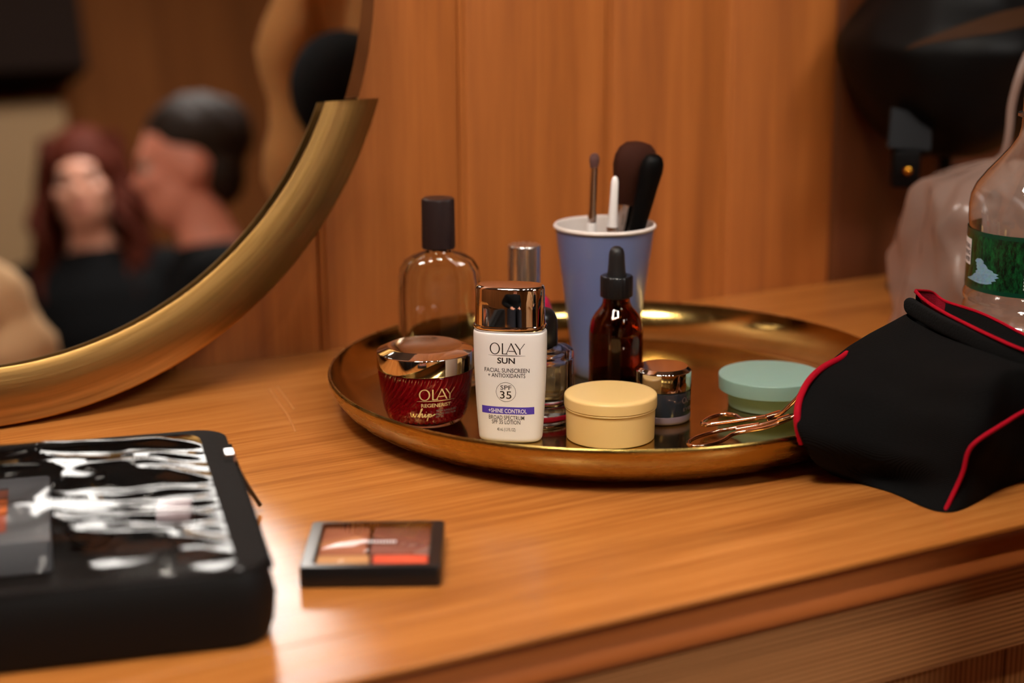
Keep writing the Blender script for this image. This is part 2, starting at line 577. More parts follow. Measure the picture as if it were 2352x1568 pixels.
M['mirror'] = pbr('mirror_glass', (0.86, 0.86, 0.86, 1), 0.0, 1.0)
M['bevel'] = pbr('mirror_bevel', (0.74, 0.72, 0.74, 1), 0.03, 1.0)
M['backing'] = pbr('mirror_backing', srgb(40, 30, 22), 0.7)
M['chrome'] = pbr('warm_chrome', (0.93, 0.89, 0.85, 1), 0.04, 1.0)
M['copper_top'] = pbr('rose_chrome', (0.93, 0.80, 0.70, 1), 0.09, 1.0)
M['silver'] = brushed('satin_silver', (0.72, 0.70, 0.68, 1), 0.28, (300, 300, 4), 0.05)
M['white_plastic'] = pbr('white_plastic', srgb(240, 234, 230), 0.32, sss=0.0)
M['ink'] = pbr('black_ink', srgb(34, 26, 26), 0.5)
M['violet'] = pbr('violet_print', srgb(72, 52, 176), 0.4)
M['white_ink'] = pbr('white_ink', srgb(244, 242, 246), 0.5)
M['gold_ink'] = pbr('gold_ink', srgb(240, 204, 152), 0.35, 0.25)
M['red_jar'] = pbr('deep_red_jar', srgb(160, 0, 22), 0.14, 0.0, coat=0.5)
M['clear_glass'] = pbr('clear_glass', (0.97, 0.98, 0.96, 1), 0.0, 0, 1.0, 1.47)
M['jar_glass'] = pbr('jar_glass', (0.98, 0.82, 0.82, 1), 0.0, 0, 1.0, 1.25)
M['pink_liquid'] = pbr('pink_liquid', (0.99, 0.89, 0.89, 1), 0.0, 0, 1.0, 1.33)
M['pink_base'] = pbr('crimson_base', srgb(190, 24, 56), 0.25)
M['amber_glass'] = pbr('amber_glass', (0.40, 0.095, 0.014, 1), 0.02, 0, 1.0, 1.5)
M['amber_liquid'] = pbr('dark_liquid', srgb(22, 6, 2), 0.15)
M['black_rubber'] = pbr('black_rubber', srgb(24, 24, 26), 0.45, bump=0.05)
M['black_plastic'] = pbr('black_plastic', srgb(16, 15, 16), 0.3)
M['black_gloss'] = pbr('black_gloss', srgb(10, 9, 9), 0.12, coat=0.4)
M['cap_brown'] = pbr('dark_cap', srgb(34, 22, 22), 0.34)
M['crimson'] = pbr('crimson_lacquer', srgb(196, 16, 60), 0.2, coat=0.5)
M['cup_blue'] = pbr('blue_cup', srgb(116, 128, 176), 0.32, coat=0.25, mottle=0.12, bscale=30)
M['cup_white'] = pbr('cup_white', srgb(240, 230, 224), 0.4)
M['yellow'] = pbr('butter_yellow', srgb(244, 206, 138), 0.26, sss=0.0, mottle=0.05, bscale=60)
M['mint'] = pbr('mint_plastic', srgb(146, 182, 172), 0.5, bump=0.02, mottle=0.08, bscale=120)
M['slate_glass'] = pbr('slate_glass', srgb(44, 50, 60), 0.06, 0, 0.0, coat=1.0, spec=0.6)
M['lilac'] = pbr('lilac_cream', srgb(128, 112, 126), 0.4, coat=0.6)
M['faint_ink'] = pbr('faint_print', srgb(128, 104, 108), 0.4)
M['rose_gold'] = pbr('rose_gold', (0.93, 0.56, 0.38, 1), 0.12, 1.0)
M['bristle'] = fabric('brown_bristle', srgb(58, 28, 18), 0.7, 1500, 0.6)
M['bristle_grey'] = fabric('mauve_bristle', srgb(96, 66, 62), 0.8, 1500, 0.5)
M['ferrule'] = pbr('silver_ferrule', (0.84, 0.82, 0.80, 1), 0.14, 1.0)
M['white_gloss'] = pbr('white_gloss', srgb(246, 242, 240), 0.12, coat=0.8)
M['pouch'] = fabric('black_mesh_cloth', srgb(11, 11, 12), 0.9, 900, 0.5, ribs=420)
M['pouch_lip'] = fabric('black_webbing', srgb(19, 20, 21), 0.9, 700, 0.4)
M['red_piping'] = fabric('red_piping', srgb(172, 8, 34), 0.75, 1600, 0.5)
M['red_mesh'] = fabric('dark_red_mesh', srgb(112, 8, 26), 0.85, 1200, 0.6)
M['bag_cloth'] = pbr('black_nylon', srgb(8, 7, 7), 0.6, bump=0.15, bscale=300, spec=0.2)
M['bag_band'] = fabric('charcoal_webbing', srgb(27, 25, 25), 0.85, 900, 0.4)
M['vinyl'] = film('clear_vinyl', (0.93, 0.92, 0.90, 1), 0.06, 1.7, bump=0.18, bscale=16, ior=1.5)
M['pet'] = film('clear_pet', (0.95, 0.95, 0.95, 1), 0.03, 2.6, ior=1.5, haze=0.04)
M['frost'] = film('frosted_bag', (0.90, 0.84, 0.80, 1), 0.2, 0.8, haze=0.5, hazecol=srgb(196, 172, 160), bump=0.8, bscale=22)
M['lid_film'] = film('clear_lid', (0.93, 0.92, 0.92, 1), 0.05, 1.3)
M['dark_metal'] = pbr('dark_metal', srgb(30, 28, 28), 0.35, 0.6)
M['lamp_black'] = pbr('lamp_black', srgb(5, 4, 4), 0.5, spec=0.12)
M['case_grey'] = pbr('grey_case', srgb(92, 94, 100), 0.4)
M['lamp_grey'] = pbr('lamp_grey', srgb(22, 23, 25), 0.7, spec=0.15)
M['knob_brass'] = pbr('knob_brass', srgb(210, 150, 50), 0.25, 1.0)
M['skin'] = pbr('skin', srgb(224, 160, 132), 0.5, sss=0.0, mottle=0.08, bscale=30)
M['skin_flush'] = pbr('skin_flush', srgb(226, 144, 118), 0.5, mottle=0.08, bscale=30)
M['lips'] = pbr('lips', srgb(168, 72, 66), 0.4)
M['eye'] = pbr('eye_white', srgb(168, 148, 134), 0.4)
M['iris'] = pbr('iris', srgb(40, 26, 18), 0.2)
M['red_hair'] = fabric('auburn_hair', srgb(72, 25, 10), 0.7, 600, 0.6)
M['dark_hair'] = fabric('dark_hair', srgb(34, 22, 14), 0.6, 600, 0.6)
M['black_knit'] = fabric('black_knit', srgb(12, 12, 13), 0.95, 700, 0.5)
M['dark_trousers'] = fabric('dark_trousers', srgb(24, 24, 30), 0.9, 700, 0.4)
M['tan_coat'] = fabric('tan_wool', srgb(152, 106, 60), 0.95, 300, 0.6)
M['cream_fleece'] = fabric('cream_fleece', srgb(226, 190, 146), 0.95, 160, 0.8)
M['felt'] = fabric('black_felt', srgb(10, 10, 11), 0.95, 500, 0.4)
M['stool_wood'] = wood('stool_wood', srgb(90, 54, 26), srgb(124, 78, 40), srgb(146, 96, 54), 'Z', 40, 0.4)
M['door_paint'] = pbr('pale_door', srgb(132, 102, 64), 0.7)
M['cabinet_dark'] = pbr('dark_cabinet', srgb(24, 12, 6), 0.8, spec=0.1)

# ================================================================== the room
XL, XR, YB, YF, ZC = -1.6, 2.5, -3.0, 1.1806, 2.6
structure(ob('floor', box('floor', (XL - 0.1, YB - 0.1, -0.1), (XR + 0.1, YF + 0.2, 0.0)), M['floor_wood']))
structure(ob('ceiling', box('ceiling', (XL - 0.1, YB - 0.1, ZC), (XR + 0.1, YF + 0.2, ZC + 0.1)), M['ceiling']))
structure(ob('wall_left', box('wall_left', (XL - 0.1, YB - 0.1, 0), (XL, YF + 0.2, ZC)), M['room_wood']))
structure(ob('wall_right', box('wall_right', (XR, YB - 0.1, 0), (XR + 0.1, YF + 0.2, ZC)), M['room_wood']))
structure(ob('wall_rear', box('wall_rear', (XL, YB - 0.1, 0), (XR, YB, ZC)), M['room_wood']))
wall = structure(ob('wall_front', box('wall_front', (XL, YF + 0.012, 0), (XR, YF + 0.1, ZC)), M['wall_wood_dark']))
# upright boards with eased edges and a small bead along one side
xs = [0.964, 0.846, 0.728, 0.594, 0.473]
while xs[-1] > XL + 0.13:
    xs.append(xs[-1] - 0.1225)
xs = list(reversed(xs))
while xs[-1] < XR - 0.13:
    xs.append(xs[-1] + 0.1225)
def plank_mesh(wd):
    prof = [(0.0001, 0.0118), (0.0001, 0.0026), (0.0009, 0.0006), (0.0026, -0.0005), (0.0044, 0.0002), (0.0056, 0.0018),
            (0.0068, 0.0006), (0.0085, 0.0), (wd - 0.003, 0.0), (wd - 0.0010, 0.0006), (wd - 0.0001, 0.0018), (wd - 0.0001, 0.0118)]
    return loft('plank', [[Vector((x, y, z)) for x, y in prof] for z in (0.0, ZC - 0.002)], angle=25)
cache = {}
for i in range(len(xs) - 1):
    wd = round(xs[i + 1] - xs[i], 4)
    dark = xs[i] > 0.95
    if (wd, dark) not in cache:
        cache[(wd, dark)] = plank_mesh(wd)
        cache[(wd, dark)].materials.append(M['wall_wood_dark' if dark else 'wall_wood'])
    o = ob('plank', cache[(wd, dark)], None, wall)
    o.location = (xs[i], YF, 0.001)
# far side of the room, seen in the mirror
t = thing('cupboard', 'pale tan cupboard standing against the far wall', 'cupboard', (0.96, YB + 0.001, 0))
ob('body', box('body', (-0.30, 0.0, 0.0005), (0.30, 0.16, 1.66), 0.004), M['door_paint'], t)
for s_ in (-1, 1):
    dd = ob('door', box('door', (min(s_ * .003, s_ * .295), 0.1605, 0.05), (max(s_ * .003, s_ * .295), 0.176, 1.64), 0.003), M['door_paint'], t)
    ob('handle', tube('handle', [(s_ * .03, .176, .85), (s_ * .03, .20, .85), (s_ * .03, .20, .97), (s_ * .03, .176, .97)], .005, 8), M['knob_brass'], dd)

# ceiling lights
for nm, lb, c, sx, sy, wt, colr in LAMPS:
    t = thing(nm, lb, 'light', c)
    rr = roundrect(-sx / 2 - 0.03, sx / 2 + 0.03, -sy / 2 - 0.03, sy / 2 + 0.03, 0.02)
    ri = roundrect(-sx / 2, sx / 2, -sy / 2, sy / 2, 0.01)
    up_ = lambda ring, z: [v + Vector((0, 0, z)) for v in ring]
    ob('frame', loft('frame', [up_(ri, 0.014), up_(ri, -0.01), up_(rr, -0.01), up_(rr, 0.014)], (False, False)), M['white_plastic'], t)
    me = loft('diffuser', [up_(ri, 0.0), up_(ri, 0.012)])
    ob('diffuser', me, emit('lamp_glow', colr, wt / (sx * sy * math.pi)), t)
t = thing('track_light', 'black hanging rail light with five small round bulbs above the vanity', 'light', (0.22, 0.34, 2.06))
ob('rail', box('rail', (-0.5, -0.02, 0.0), (0.5, 0.02, 0.039), 0.004), M['black_plastic'], t)
for k in (-0.4, 0.4):
    ob('suspension_cord', tube('suspension_cord', [(k, 0, 0.038), (k, 0, 0.539)], 0.003, 8), M['black_plastic'], t)
gm = emit('bulb_glow', (1.0, 0.90, 0.78), BULB_W / (4 * math.pi * 0.028 ** 2 * math.pi))
for k in range(5):
    x = -0.44 + 0.22 * k
    ob('lamp_holder', lathe('lamp_holder', [(0, 0.0), (0.024, 0.0), (0.024, -0.05), (0.02, -0.06), (0, -0.06)], 20), M['black_plastic'], t).location = (x, 0, 0)
    ob('bulb', lathe('bulb', [(0, -0.058), (0.015, -0.062)] + [(0.028 * math.sin(R(a)), -0.09 + 0.028 * math.cos(R(a))) for a in range(35, 180, 18)] + [(0, -0.118)], 12), gm, t).location = (x, 0, 0)

# ================================================================== vanity table
YE = 0.636                                            # front edge of the top
TX0, TX1 = -0.75, 1.75
vt = thing('vanity_table', 'long orange-brown wooden vanity table along the plank wall', 'table', (0, 0, 0))
ob('top_panel', box('top_panel', (TX0, YE + 0.046, TZ - 0.027), (TX1, YF - 0.0008, TZ), 0.0006, 1), M['top_wood'], vt)
ob('nosing', box('nosing', (TX0, YE, TZ - 0.0034), (TX1, YE + 0.0458, TZ), 0.0007, 1), M['top_wood'], vt)
pr_ = spline([(YE + 0.0030, -0.0035, 0), (YE + 0.0055, -0.0085, 0), (YE + 0.0042, -0.015, 0), (YE + 0.0020, -0.021, 0), (YE + 0.0018, -0.0255, 0), (YE + 0.0040, -0.0275, 0)], 4)
pr_ = [(p.x, p.y) for p in pr_] + [(YE + 0.0457, -0.0275), (YE + 0.0457, -0.0035)]
ob('edge_strip', loft('edge_strip', [[Vector((x, y, TZ + z)) for y, z in pr_] for x in (TX0, TX1)], angle=40), M['nosing_wood'], vt)
scm = pbr('pale_scuff', srgb(190, 122, 64), 0.3)
for pts in ([(619, 893), (640, 924), (658, 949), (670, 972), (678, 990)], [(637, 888), (656, 913), (675, 939)]):
    pw = [G(x, y, 0.0) for x, y in pts]
    V, F = stroke2([(p.x, p.y) for p in spline(pw, 4)], 0.0011)
    me_ = bpy.data.meshes.new('scuff_mark')
    me_.from_pydata([(x, y, TZ + 0.00006) for x, y in V], [], F)
    lab(ob('scuff_mark', me_, scm, vt), 'pale scuff')
ob('apron', box('apron', (TX0 + 0.01, YE + 0.006, TZ - 0.077), (TX1 - 0.01, YE + 0.028, TZ - 0.0278), 0.0015), M['apron_wood'], vt)
fx = TX0 + 0.012
fb = box('front_board', (0.0004, YE + 0.011, 0.06), (0.1076, YE + 0.027, TZ - 0.0772), 0.001)
fb.materials.append(M['front_wood'])
while fx < TX1 - 0.115:
    ob('front_board', fb, None, vt).location = (fx, 0, 0)
    fx += 0.108
ob('plinth', box('plinth', (TX0 + 0.02, YE + 0.05, 0.0005), (TX1 - 0.02, YF - 0.02, 0.06)), M['wall_wood_dark'], vt)
ob('carcass', box('carcass', (TX0 + 0.01, YE + 0.0285, 0.0605), (TX1 - 0.01, YF - 0.003, TZ - 0.0276)), M['front_wood'], vt)

# ================================================================== round mirror leaning on the wall
TIL = R(8)
MRO, MRI, MRD = 0.310, 0.272, 0.299
mir = thing('round_mirror', 'large round mirror with a broad brass band around its lower half', 'mirror', (0.2106, 1.091, TZ + 0.0028))
mir.rotation_euler = (-TIL, 0, 0)
def disc_ring(r, y, a0=0, a1=360, n=160):
    return [Vector((r * math.cos(R(a0 + (a1 - a0) * k / n)), y, MRO + r * math.sin(R(a0 + (a1 - a0) * k / n)))) for k in range(n + (0 if a1 - a0 == 360 else 1))]
V = disc_ring(MRD - 0.011, 0.008)
ob('glass', mesh_from('glass', V, [tuple(range(len(V)))]), M['mirror'], mir)
bv = loft('bevel', [disc_ring(MRD - 0.011, 0.008), disc_ring(MRD, 0.0108)], (False, False))
ob('bevel', bv, M['bevel'], mir)
ob('backing', loft('backing', [disc_ring(MRD, 0.0109), disc_ring(MRD - 0.002, 0.016)], (False, True)), M['backing'], mir)
# the brass band: a lipped half channel, cut level at both ends (angles below the centre)
ea = math.degrees(math.asin(0.098 / MRO))
secs = []
NB = 140
for k in range(NB + 1):
    t_ = k / NB
    row = []
    for r, y in [(MRI, 0.0012), (MRI, -0.0006), (MRI + 0.0012, -0.0012), (MRO - 0.0015, -0.0012), (MRO, 0.0), (MRO, 0.018), (MRO - 0.0012, 0.018), (MRO - 0.0014, 0.0012)]:
        # every point of the end section lies at one level
        zc = 0.114
        a = math.asin(zc / r)
        ang = math.pi + a + (math.pi - 2 * a) * t_
        row.append(Vector((r * math.cos(ang), y, MRO + r * math.sin(ang))))
    secs.append(row)
lab(ob('band', loft('band', secs, angle=40), M['brass_mirror'], mir), 'brushed brass half band')

# ================================================================== brass tray
TC = Vector((0.5897, 0.9441, TZ))
TR_ = 0.192
tray = thing('serving_tray', 'large round brass tray holding cosmetics, below the plank wall', 'tray', TC)
fl = 0.0035
prof_in = [(0, fl), (0.120, fl), (0.152, fl), (0.162, fl + 0.0006), (0.172, fl + 0.0032), (0.180, fl + 0.0085), (0.1862, fl + 0.0155), (0.1898, fl + 0.0215), (0.1908, 0.0288)]
prof_out = [(0.1918, 0.0290), (0.1925, 0.0282), (0.1926, 0.0262), (0.1912, 0.0215), (0.1885, 0.0165), (0.1840, 0.0110), (0.1780, 0.0060), (0.1710, 0.0025), (0.162, 0.0008), (0.150, 0.0004), (0, 0.0004)]
ob('pan', lathe('pan', prof_in, 160, 60), M['brass'], tray)
ob('outer_side', lathe('outer_side', [(0.1908, 0.0288)] + prof_out, 160, 60), M['brass_rim'], tray)
FZ = TZ + fl + 0.0003                                   # things on the tray stand here

def on_tray(p):
    return Vector((p.x, p.y, FZ))

# ================================================================== sunscreen bottle
sc = on_tray(G(1173.5, 1004))
sun = thing('sunscreen_bottle', 'flat white sunscreen bottle with chrome cap, printed black and violet', 'bottle', sc, face_cam(sc, -10))
BN = 2.7
def sun_ab(z):
    t = z / 0.0705
    a = 0.0198 + (0.0229 - 0.0198) * (1 - (1 - min(t, 1)) ** 1.9)
    b_ = 0.0112 + (0.0133 - 0.0112) * (1 - (1 - min(t, 1)) ** 1.9)
    return a, b_
rings = []
for z, k in [(0, 0.90), (0.0004, 0.955), (0.0014, 0.995), (0.003, 1.0)] + [(0.003 + 0.0655 * i / 14, 1.0) for i in range(1, 15)] + [(0.0694, 0.995), (0.0702, 0.98), (0.0705, 0.955)]:
    a, b_ = sun_ab(z)
    rings.append(superring(a * k if k == 1 else a - 0.0133 * (1 - k) , b_ - 0.0133 * (1 - k), BN, 72, z))
ob('body', loft('body', rings, angle=50), M['white_plastic'], sun)
cr_ = []
for z, da in [(0.0706, -0.0016), (0.0710, -0.0012), (0.0724, -0.0010), (0.0726, -0.0002), (0.0735, 0.0), (0.0744, -0.0002), (0.0746, -0.0010), (0.085, -0.0012), (0.0970, -0.0014), (0.0983, -0.0019), (0.0990, -0.0030)]:
    cr_.append(superring(0.0229 + da, 0.0133 + da, BN, 72, z))
capo = ob('cap', loft('cap', cr_, (True, False), angle=50), M['chrome'], sun)
lid_r = [superring(0.0229 - 0.0030, 0.0133 - 0.0030, BN, 72, 0.0990), superring(0.0229 - 0.0044, 0.0133 - 0.0044, BN, 72, 0.09915)]
lab(ob('cap_top', loft('cap_top', lid_r, (False, True), angle=50), M['copper_top'], sun), 'flat rose-toned cap top')
def sun_map(eps):
    def f(u, v):
        a, b_ = sun_ab(v)
        return (u, -b_ * (1 - min(0.999, abs(u / a)) ** BN) ** (1 / BN) - eps, v)
    return f
def sx(px):
    return (px - 1171.0) / 3680 / 0.985
def sz(py):
    return (1021 - py) / 3533
def line_text(s, x0, x1, top, base, bold=0.0):
    return place2(text_data(s, sx(x1) - sx(x0), sz(top) - sz(base), bold), (sx(x0) + sx(x1)) / 2, sz(base))
dk = [place2(olay(sx(1211.6) - sx(1131.8), sz(792.5) - sz(817.3)), (sx(1131.8) + sx(1211.6)) / 2, sz(817.3)),
      stroke2(seg2((sx(1129), sz(820.3)), (sx(1213), sz(820.3)), 16), [0.0001 + 0.0003 * math.sin(math.pi * i / 16) for i in range(17)]),
      line_text('SUN', 1149.5, 1189.7, 824.5, 837.8, 0.022),
      line_text('FACIAL SUNSCREEN', 1119.5, 1221.5, 848.5, 858.3, 0.006),
      line_text('+ ANTIOXIDANTS', 1127.5, 1212.5, 860.3, 869.8, 0.006),
      ring2(sx(1168.5), sz(903), 23.2 / 3680, 0.00022),
      line_text('SPF', 1156, 1181, 887.3, 897.6, 0.004),
      line_text('35', 1154.5, 1181, 900, 918, 0.006),
      line_text('BROAD SPECTRUM', 1128, 1209, 957, 966.8, 0.006),
      line_text('SPF 35 LOTION', 1135, 1200, 967.5, 977, 0.006),
      line_text('40 mL (1.3 FL OZ)', 1147, 1189, 985.5, 993, 0.004)]
printed('lettering', dk, sun_map(0.00008), M['ink'], sun)
lab(printed('stripe', [rect2(sx(1111.5), sx(1231), sz(954), sz(937.3), 24, 4)], sun_map(0.00006), M['violet'], sun), 'violet stripe')
printed('stripe_lettering', [line_text('+SHINE CONTROL', 1127.5, 1215, 941.3, 951.2, 0.012)], sun_map(0.00014), M['white_ink'], sun)

# ================================================================== red cream jar
jc, jr = cyl_at(905, 1065, 983)
jc = on_tray(G(979.5, 964))
jar = thing('cream_jar', 'deep red ribbed cream jar with chrome lid beside the white bottle', 'jar', jc, face_cam(jc))
jprof = [(0.0195, 0.0), (0.0212, 0.0006), (0.0236, 0.0022), (0.0258, 0.0055), (0.0276, 0.011), (0.0289, 0.018), (0.0299, 0.025), (0.0306, 0.0315), (0.0308, 0.0352), (0.0300, 0.0362)]
ob('glass_shell', lathe('glass_shell', [(0, 0.0006), (0.015, 0.0003)] + jprof + [(0, 0.0362)], 96, 50), M['jar_glass'], jar)
def jrad(z):
    for (r0, z0), (r1, z1) in zip(jprof, jprof[1:]):
        if z0 <= z <= z1:
            return r0 + (r1 - r0) * (z - z0) / (z1 - z0)
    return jprof[-1][0]
NR, SEG = 44, 264
rings = []
for i in range(27):
    z = 0.0048 + (0.0355 - 0.0048) * i / 26
    tw = 1.35 * (1 - z / 0.0355) ** 1.6
    row = []
    for k in range(SEG):
        a = 2 * math.pi * k / SEG
        rr = jrad(z) - 0.0009 - 0.0021 * (0.5 + 0.5 * math.cos(NR * (a + tw))) ** 1.5
        row.append(Vector((rr * math.cos(a), rr * math.sin(a), z)))
    rings.append(row)
lab(ob('ribbed_body', loft('ribbed_body', rings, angle=70), M['red_jar'], jar), 'swirling red ribs')
lp = arc_round([(0.0306, 0.0364), (0.0313, 0.0366), (0.0314, 0.0478), (0.0246, 0.0508), (0.0240, 0.0510)], [0, 0.0004, 0.0005, 0.0006, 0], 4)
ob('lid', lathe('lid', [(0, 0.0364)] + lp, 96, 30), M['chrome'], jar)
lab(ob('lid_top', lathe('lid_top', [(0.0240, 0.0510), (0.021, 0.0506), (0.014, 0.0495), (0.006, 0.0488), (0, 0.0487)], 96, 60), M['copper_top'], jar), 'dished rose-toned lid top')
def jar_map(phi0, eps=0.00012, rfun=jrad):
    def f(u, v):
        r = rfun(v) + eps
        a = -math.pi / 2 + phi0 + u / 0.0295
        return (r * math.cos(a), r * math.sin(a), v)
    return f
JK = 3480 * 0.963
def jz(py):
    # front surface of the jar: base front y 983, radius shrinks the apparent drop
    return (985.5 - py) / JK * 0.98
def jx(px):
    return (px - 1006) / 3560
def jtext(s, x0, x1, top, base, bold=0.0):
    return place2(text_data(s, jx(x1) - jx(x0), jz(top) - jz(base), bold), (jx(x0) + jx(x1)) / 2, jz(base))
gold = [place2(olay(jx(1047.6) - jx(964), jz(886) - jz(910.5)), 0, jz(910.5)),
        stroke2(seg2((jx(959), jz(913)), (jx(1050), jz(913)), 16), [0.0001 + 0.0004 * math.sin(math.pi * i / 16) for i in range(17)]),
        jtext('REGENERIST', 969, 1040, 918.5, 927, 0.012)]
wz = jz(951)
def script(pts, wd):
    sp = spline([(jx(x), jz(y), 0) for x, y in pts], 6)
    return stroke2([(p.x, p.y) for p in sp], wd)
gold += [script([(942, 941), (943, 949), (946, 950), (949, 943), (950, 949), (953, 950), (957, 943), (959, 944)], 0.0004),
         script([(959, 950), (966, 940), (971, 931), (969, 932), (965, 944), (963, 951), (967, 944), (971, 943), (970, 950), (974, 949), (978, 943)], 0.0008),
         script([(979, 943), (977, 950), (981, 949), (986, 943)], 0.0007),
         script([(987, 942), (984, 953), (982, 960), (985, 951), (989, 944), (992, 945), (990, 950), (986, 949), (992, 949), (1002, 944)], 0.0007),
         script([(980, 938.5), (980.8, 938.0)], 0.0007)]
printed('lettering', gold, jar_map(R(14)), M['gold_ink'], jar)
printed('small_lettering', [jtext('WITH SUNSCREEN', 1004, 1057, 934, 939, 0.004), jtext('BROAD SPECTRUM', 1004, 1057, 941, 946, 0.004), jtext('SPF 25', 1004, 1023, 948, 953, 0.004)], jar_map(R(14)), M['faint_ink'], jar)

# ================================================================== butter-yellow tub
yc, yr = cyl_at(1300, 1503, 1031)
yc = on_tray(yc)
tub = thing('balm_tub', 'butter-yellow round plastic tub with lid at the front of the tray', 'tub', yc)
ob('body', lathe('body', [(0, 0.0002), (0.0262, 0.0002)] + arc_round([(0.0262, 0.0), (0.0278, 0.0), (0.0282, 0.0194)], 0.0012, 5) + [(0.0268, 0.0196), (0, 0.0196)], 96, 40), M['yellow'], tub)
ob('lid', lathe('lid', [(0, 0.0197)] + arc_round([(0.0283, 0.0197), (0.0290, 0.0198), (0.0290, 0.0207), (0.0286, 0.0210), (0.0293, 0.0213), (0.0293, 0.0283), (0.0262, 0.0291), (0.0, 0.0294)], [0, 0.0003, 0.0003, 0.0002, 0.0003, 0.0022, 0.004, 0], 6), 96, 45), M['yellow'], tub)

# ================================================================== mint tub
mc, mr_ = cyl_at(1672, 1862, 953)
mc = on_tray(mc)
tub = thing('mint_tub', 'mint-green low round plastic tub with wider lid', 'tub', mc)
ob('body', lathe('body', [(0, 0.0)] + arc_round([(0.0, 0.0), (0.0278, 0.0), (0.0285, 0.0110), (0.0, 0.0110)], [0, 0.0008, 0.0003, 0], 4)[1:], 96, 40), M['mint'], tub)
ob('lid', lathe('lid', [(0, 0.0111)] + arc_round([(0.0, 0.0111), (0.0342, 0.0111), (0.0347, 0.0211), (0.0, 0.0213)], [0, 0.0004, 0.0009, 0], 4)[1:], 96, 40), M['mint'], tub)

# ================================================================== small chrome-capped jar
kc, kr = cyl_at(1457, 1586, 978)
kc = on_tray(kc)
kj = thing('eye_cream_jar', 'small slate glass jar with gold-toned chrome lid behind the yellow tub', 'jar', kc, face_cam(kc))
ob('glass_body', lathe('glass_body', [(0, 0.0052), (0.0178, 0.0052), (0.0181, 0.0060), (0.0182, 0.0204), (0.0170, 0.0212), (0, 0.0212)], 80, 40), M['slate_glass'], kj)
lab(ob('base', lathe('base', arc_round([(0, 0.0), (0.0170, 0.0), (0.0181, 0.0012), (0.0181, 0.0052), (0, 0.0052)], [0, 0.0008, 0.0008, 0.0002, 0], 4), 80, 40), M['lilac'], kj), 'lilac glass base')
ob('lid', lathe('lid', [(0, 0.0213)] + arc_round([(0.0178, 0.0213), (0.0184, 0.0215), (0.0184, 0.0335), (0.0157, 0.0357), (0.0154, 0.0357)], [0, 0.0003, 0.0006, 0.0003, 0], 4), 80, 30), M['chrome'], kj)
lab(ob('lid_top', lathe('lid_top', [(0.0154, 0.0357), (0.008, 0.0360), (0, 0.0361)], 80, 60), M['copper_top'], kj), 'satin rose lid top')
def small_map(u, v):
    r = 0.0183
    a = -math.pi / 2 + R(62) + u / r
    return (r * math.cos(a), r * math.sin(a), v)
printed('lettering', [place2(olay(0.012, 0.0036), 0, 0.0140), place2(text_data('EYES', 0.010, 0.0022, 0.004), 0, 0.0085)], small_map, M['faint_ink'], kj)

# ================================================================== amber dropper bottle
ac, ar = cyl_at(1352, 1475, 934)
ac = on_tray(ac)
A_ = thing('dropper_bottle', 'amber glass dropper bottle with black bulb in front of the blue cup', 'bottle', ac)
ka = ar / 0.0185
op = arc_round([(0.0, 0.0012), (0.0165, 0.0), (0.0185, 0.0015), (0.0185, 0.0510), (0.0165, 0.0590), (0.0095, 0.0675), (0.0092, 0.0740)], [0, 0.001, 0.0018, 0.008, 0.006, 0.005, 0], 6)
ip = arc_round([(0.0, 0.0040), (0.0150, 0.0030), (0.0168, 0.0048), (0.0168, 0.0505), (0.0148, 0.0578), (0.0078, 0.0662), (0.0076, 0.0740)], [0, 0.001, 0.0018, 0.008, 0.006, 0.005, 0], 6)
gp = [(r * ka, z * ka) for r, z in op + list(reversed(ip))]
ob('glass_body', lathe('glass_body', gp, 80, 60), M['amber_glass'], A_)
ob('liquid', lathe('liquid', [(r * ka, z * ka) for r, z in [(0, 0.0043), (0.0148, 0.0036), (0.0164, 0.005), (0.0164, 0.020), (0, 0.020)]], 64, 40), M['amber_liquid'], A_)
ridges = []
V, F = [], []
n_ = 96
for z, r0 in [(0.0728, 0.0100), (0.0735, 0.0109), (0.0868, 0.0109), (0.0876, 0.0102)]:
    for k in range(n_):
        a = 2 * math.pi * k / n_
        rr = (r0 + (0.00022 if k % 4 < 2 else -0.00005)) * ka
        V.append((rr * math.cos(a), rr * math.sin(a), z * ka))
for i in range(3):
    for k in range(n_):
        F.append((i * n_ + k, i * n_ + (k + 1) % n_, (i + 1) * n_ + (k + 1) % n_, (i + 1) * n_ + k))
F.append(tuple(range(n_)))
F.append(tuple(range(3 * n_, 4 * n_)))
ob('collar', mesh_from('collar', V, F, 40), M['black_plastic'], A_)
ob('rubber_bulb', lathe('rubber_bulb', [(r * ka, z * ka) for r, z in [(0, 0.0877), (0.0066, 0.0877), (0.0064, 0.0890), (0.0060, 0.0915), (0.0056, 0.0970), (0.0054, 0.1015), (0.0050, 0.1040), (0.0040, 0.1062), (0.0022, 0.1075), (0, 0.1079)]], 48, 60), M['black_rubber'], A_)
ob('pipette', lathe('pipette', [(r * ka, z * ka) for r, z in [(0, 0.012), (0.0012, 0.012), (0.003, 0.02), (0.0034, 0.074), (0, 0.074)]], 24, 60), M['black_plastic'], A_)

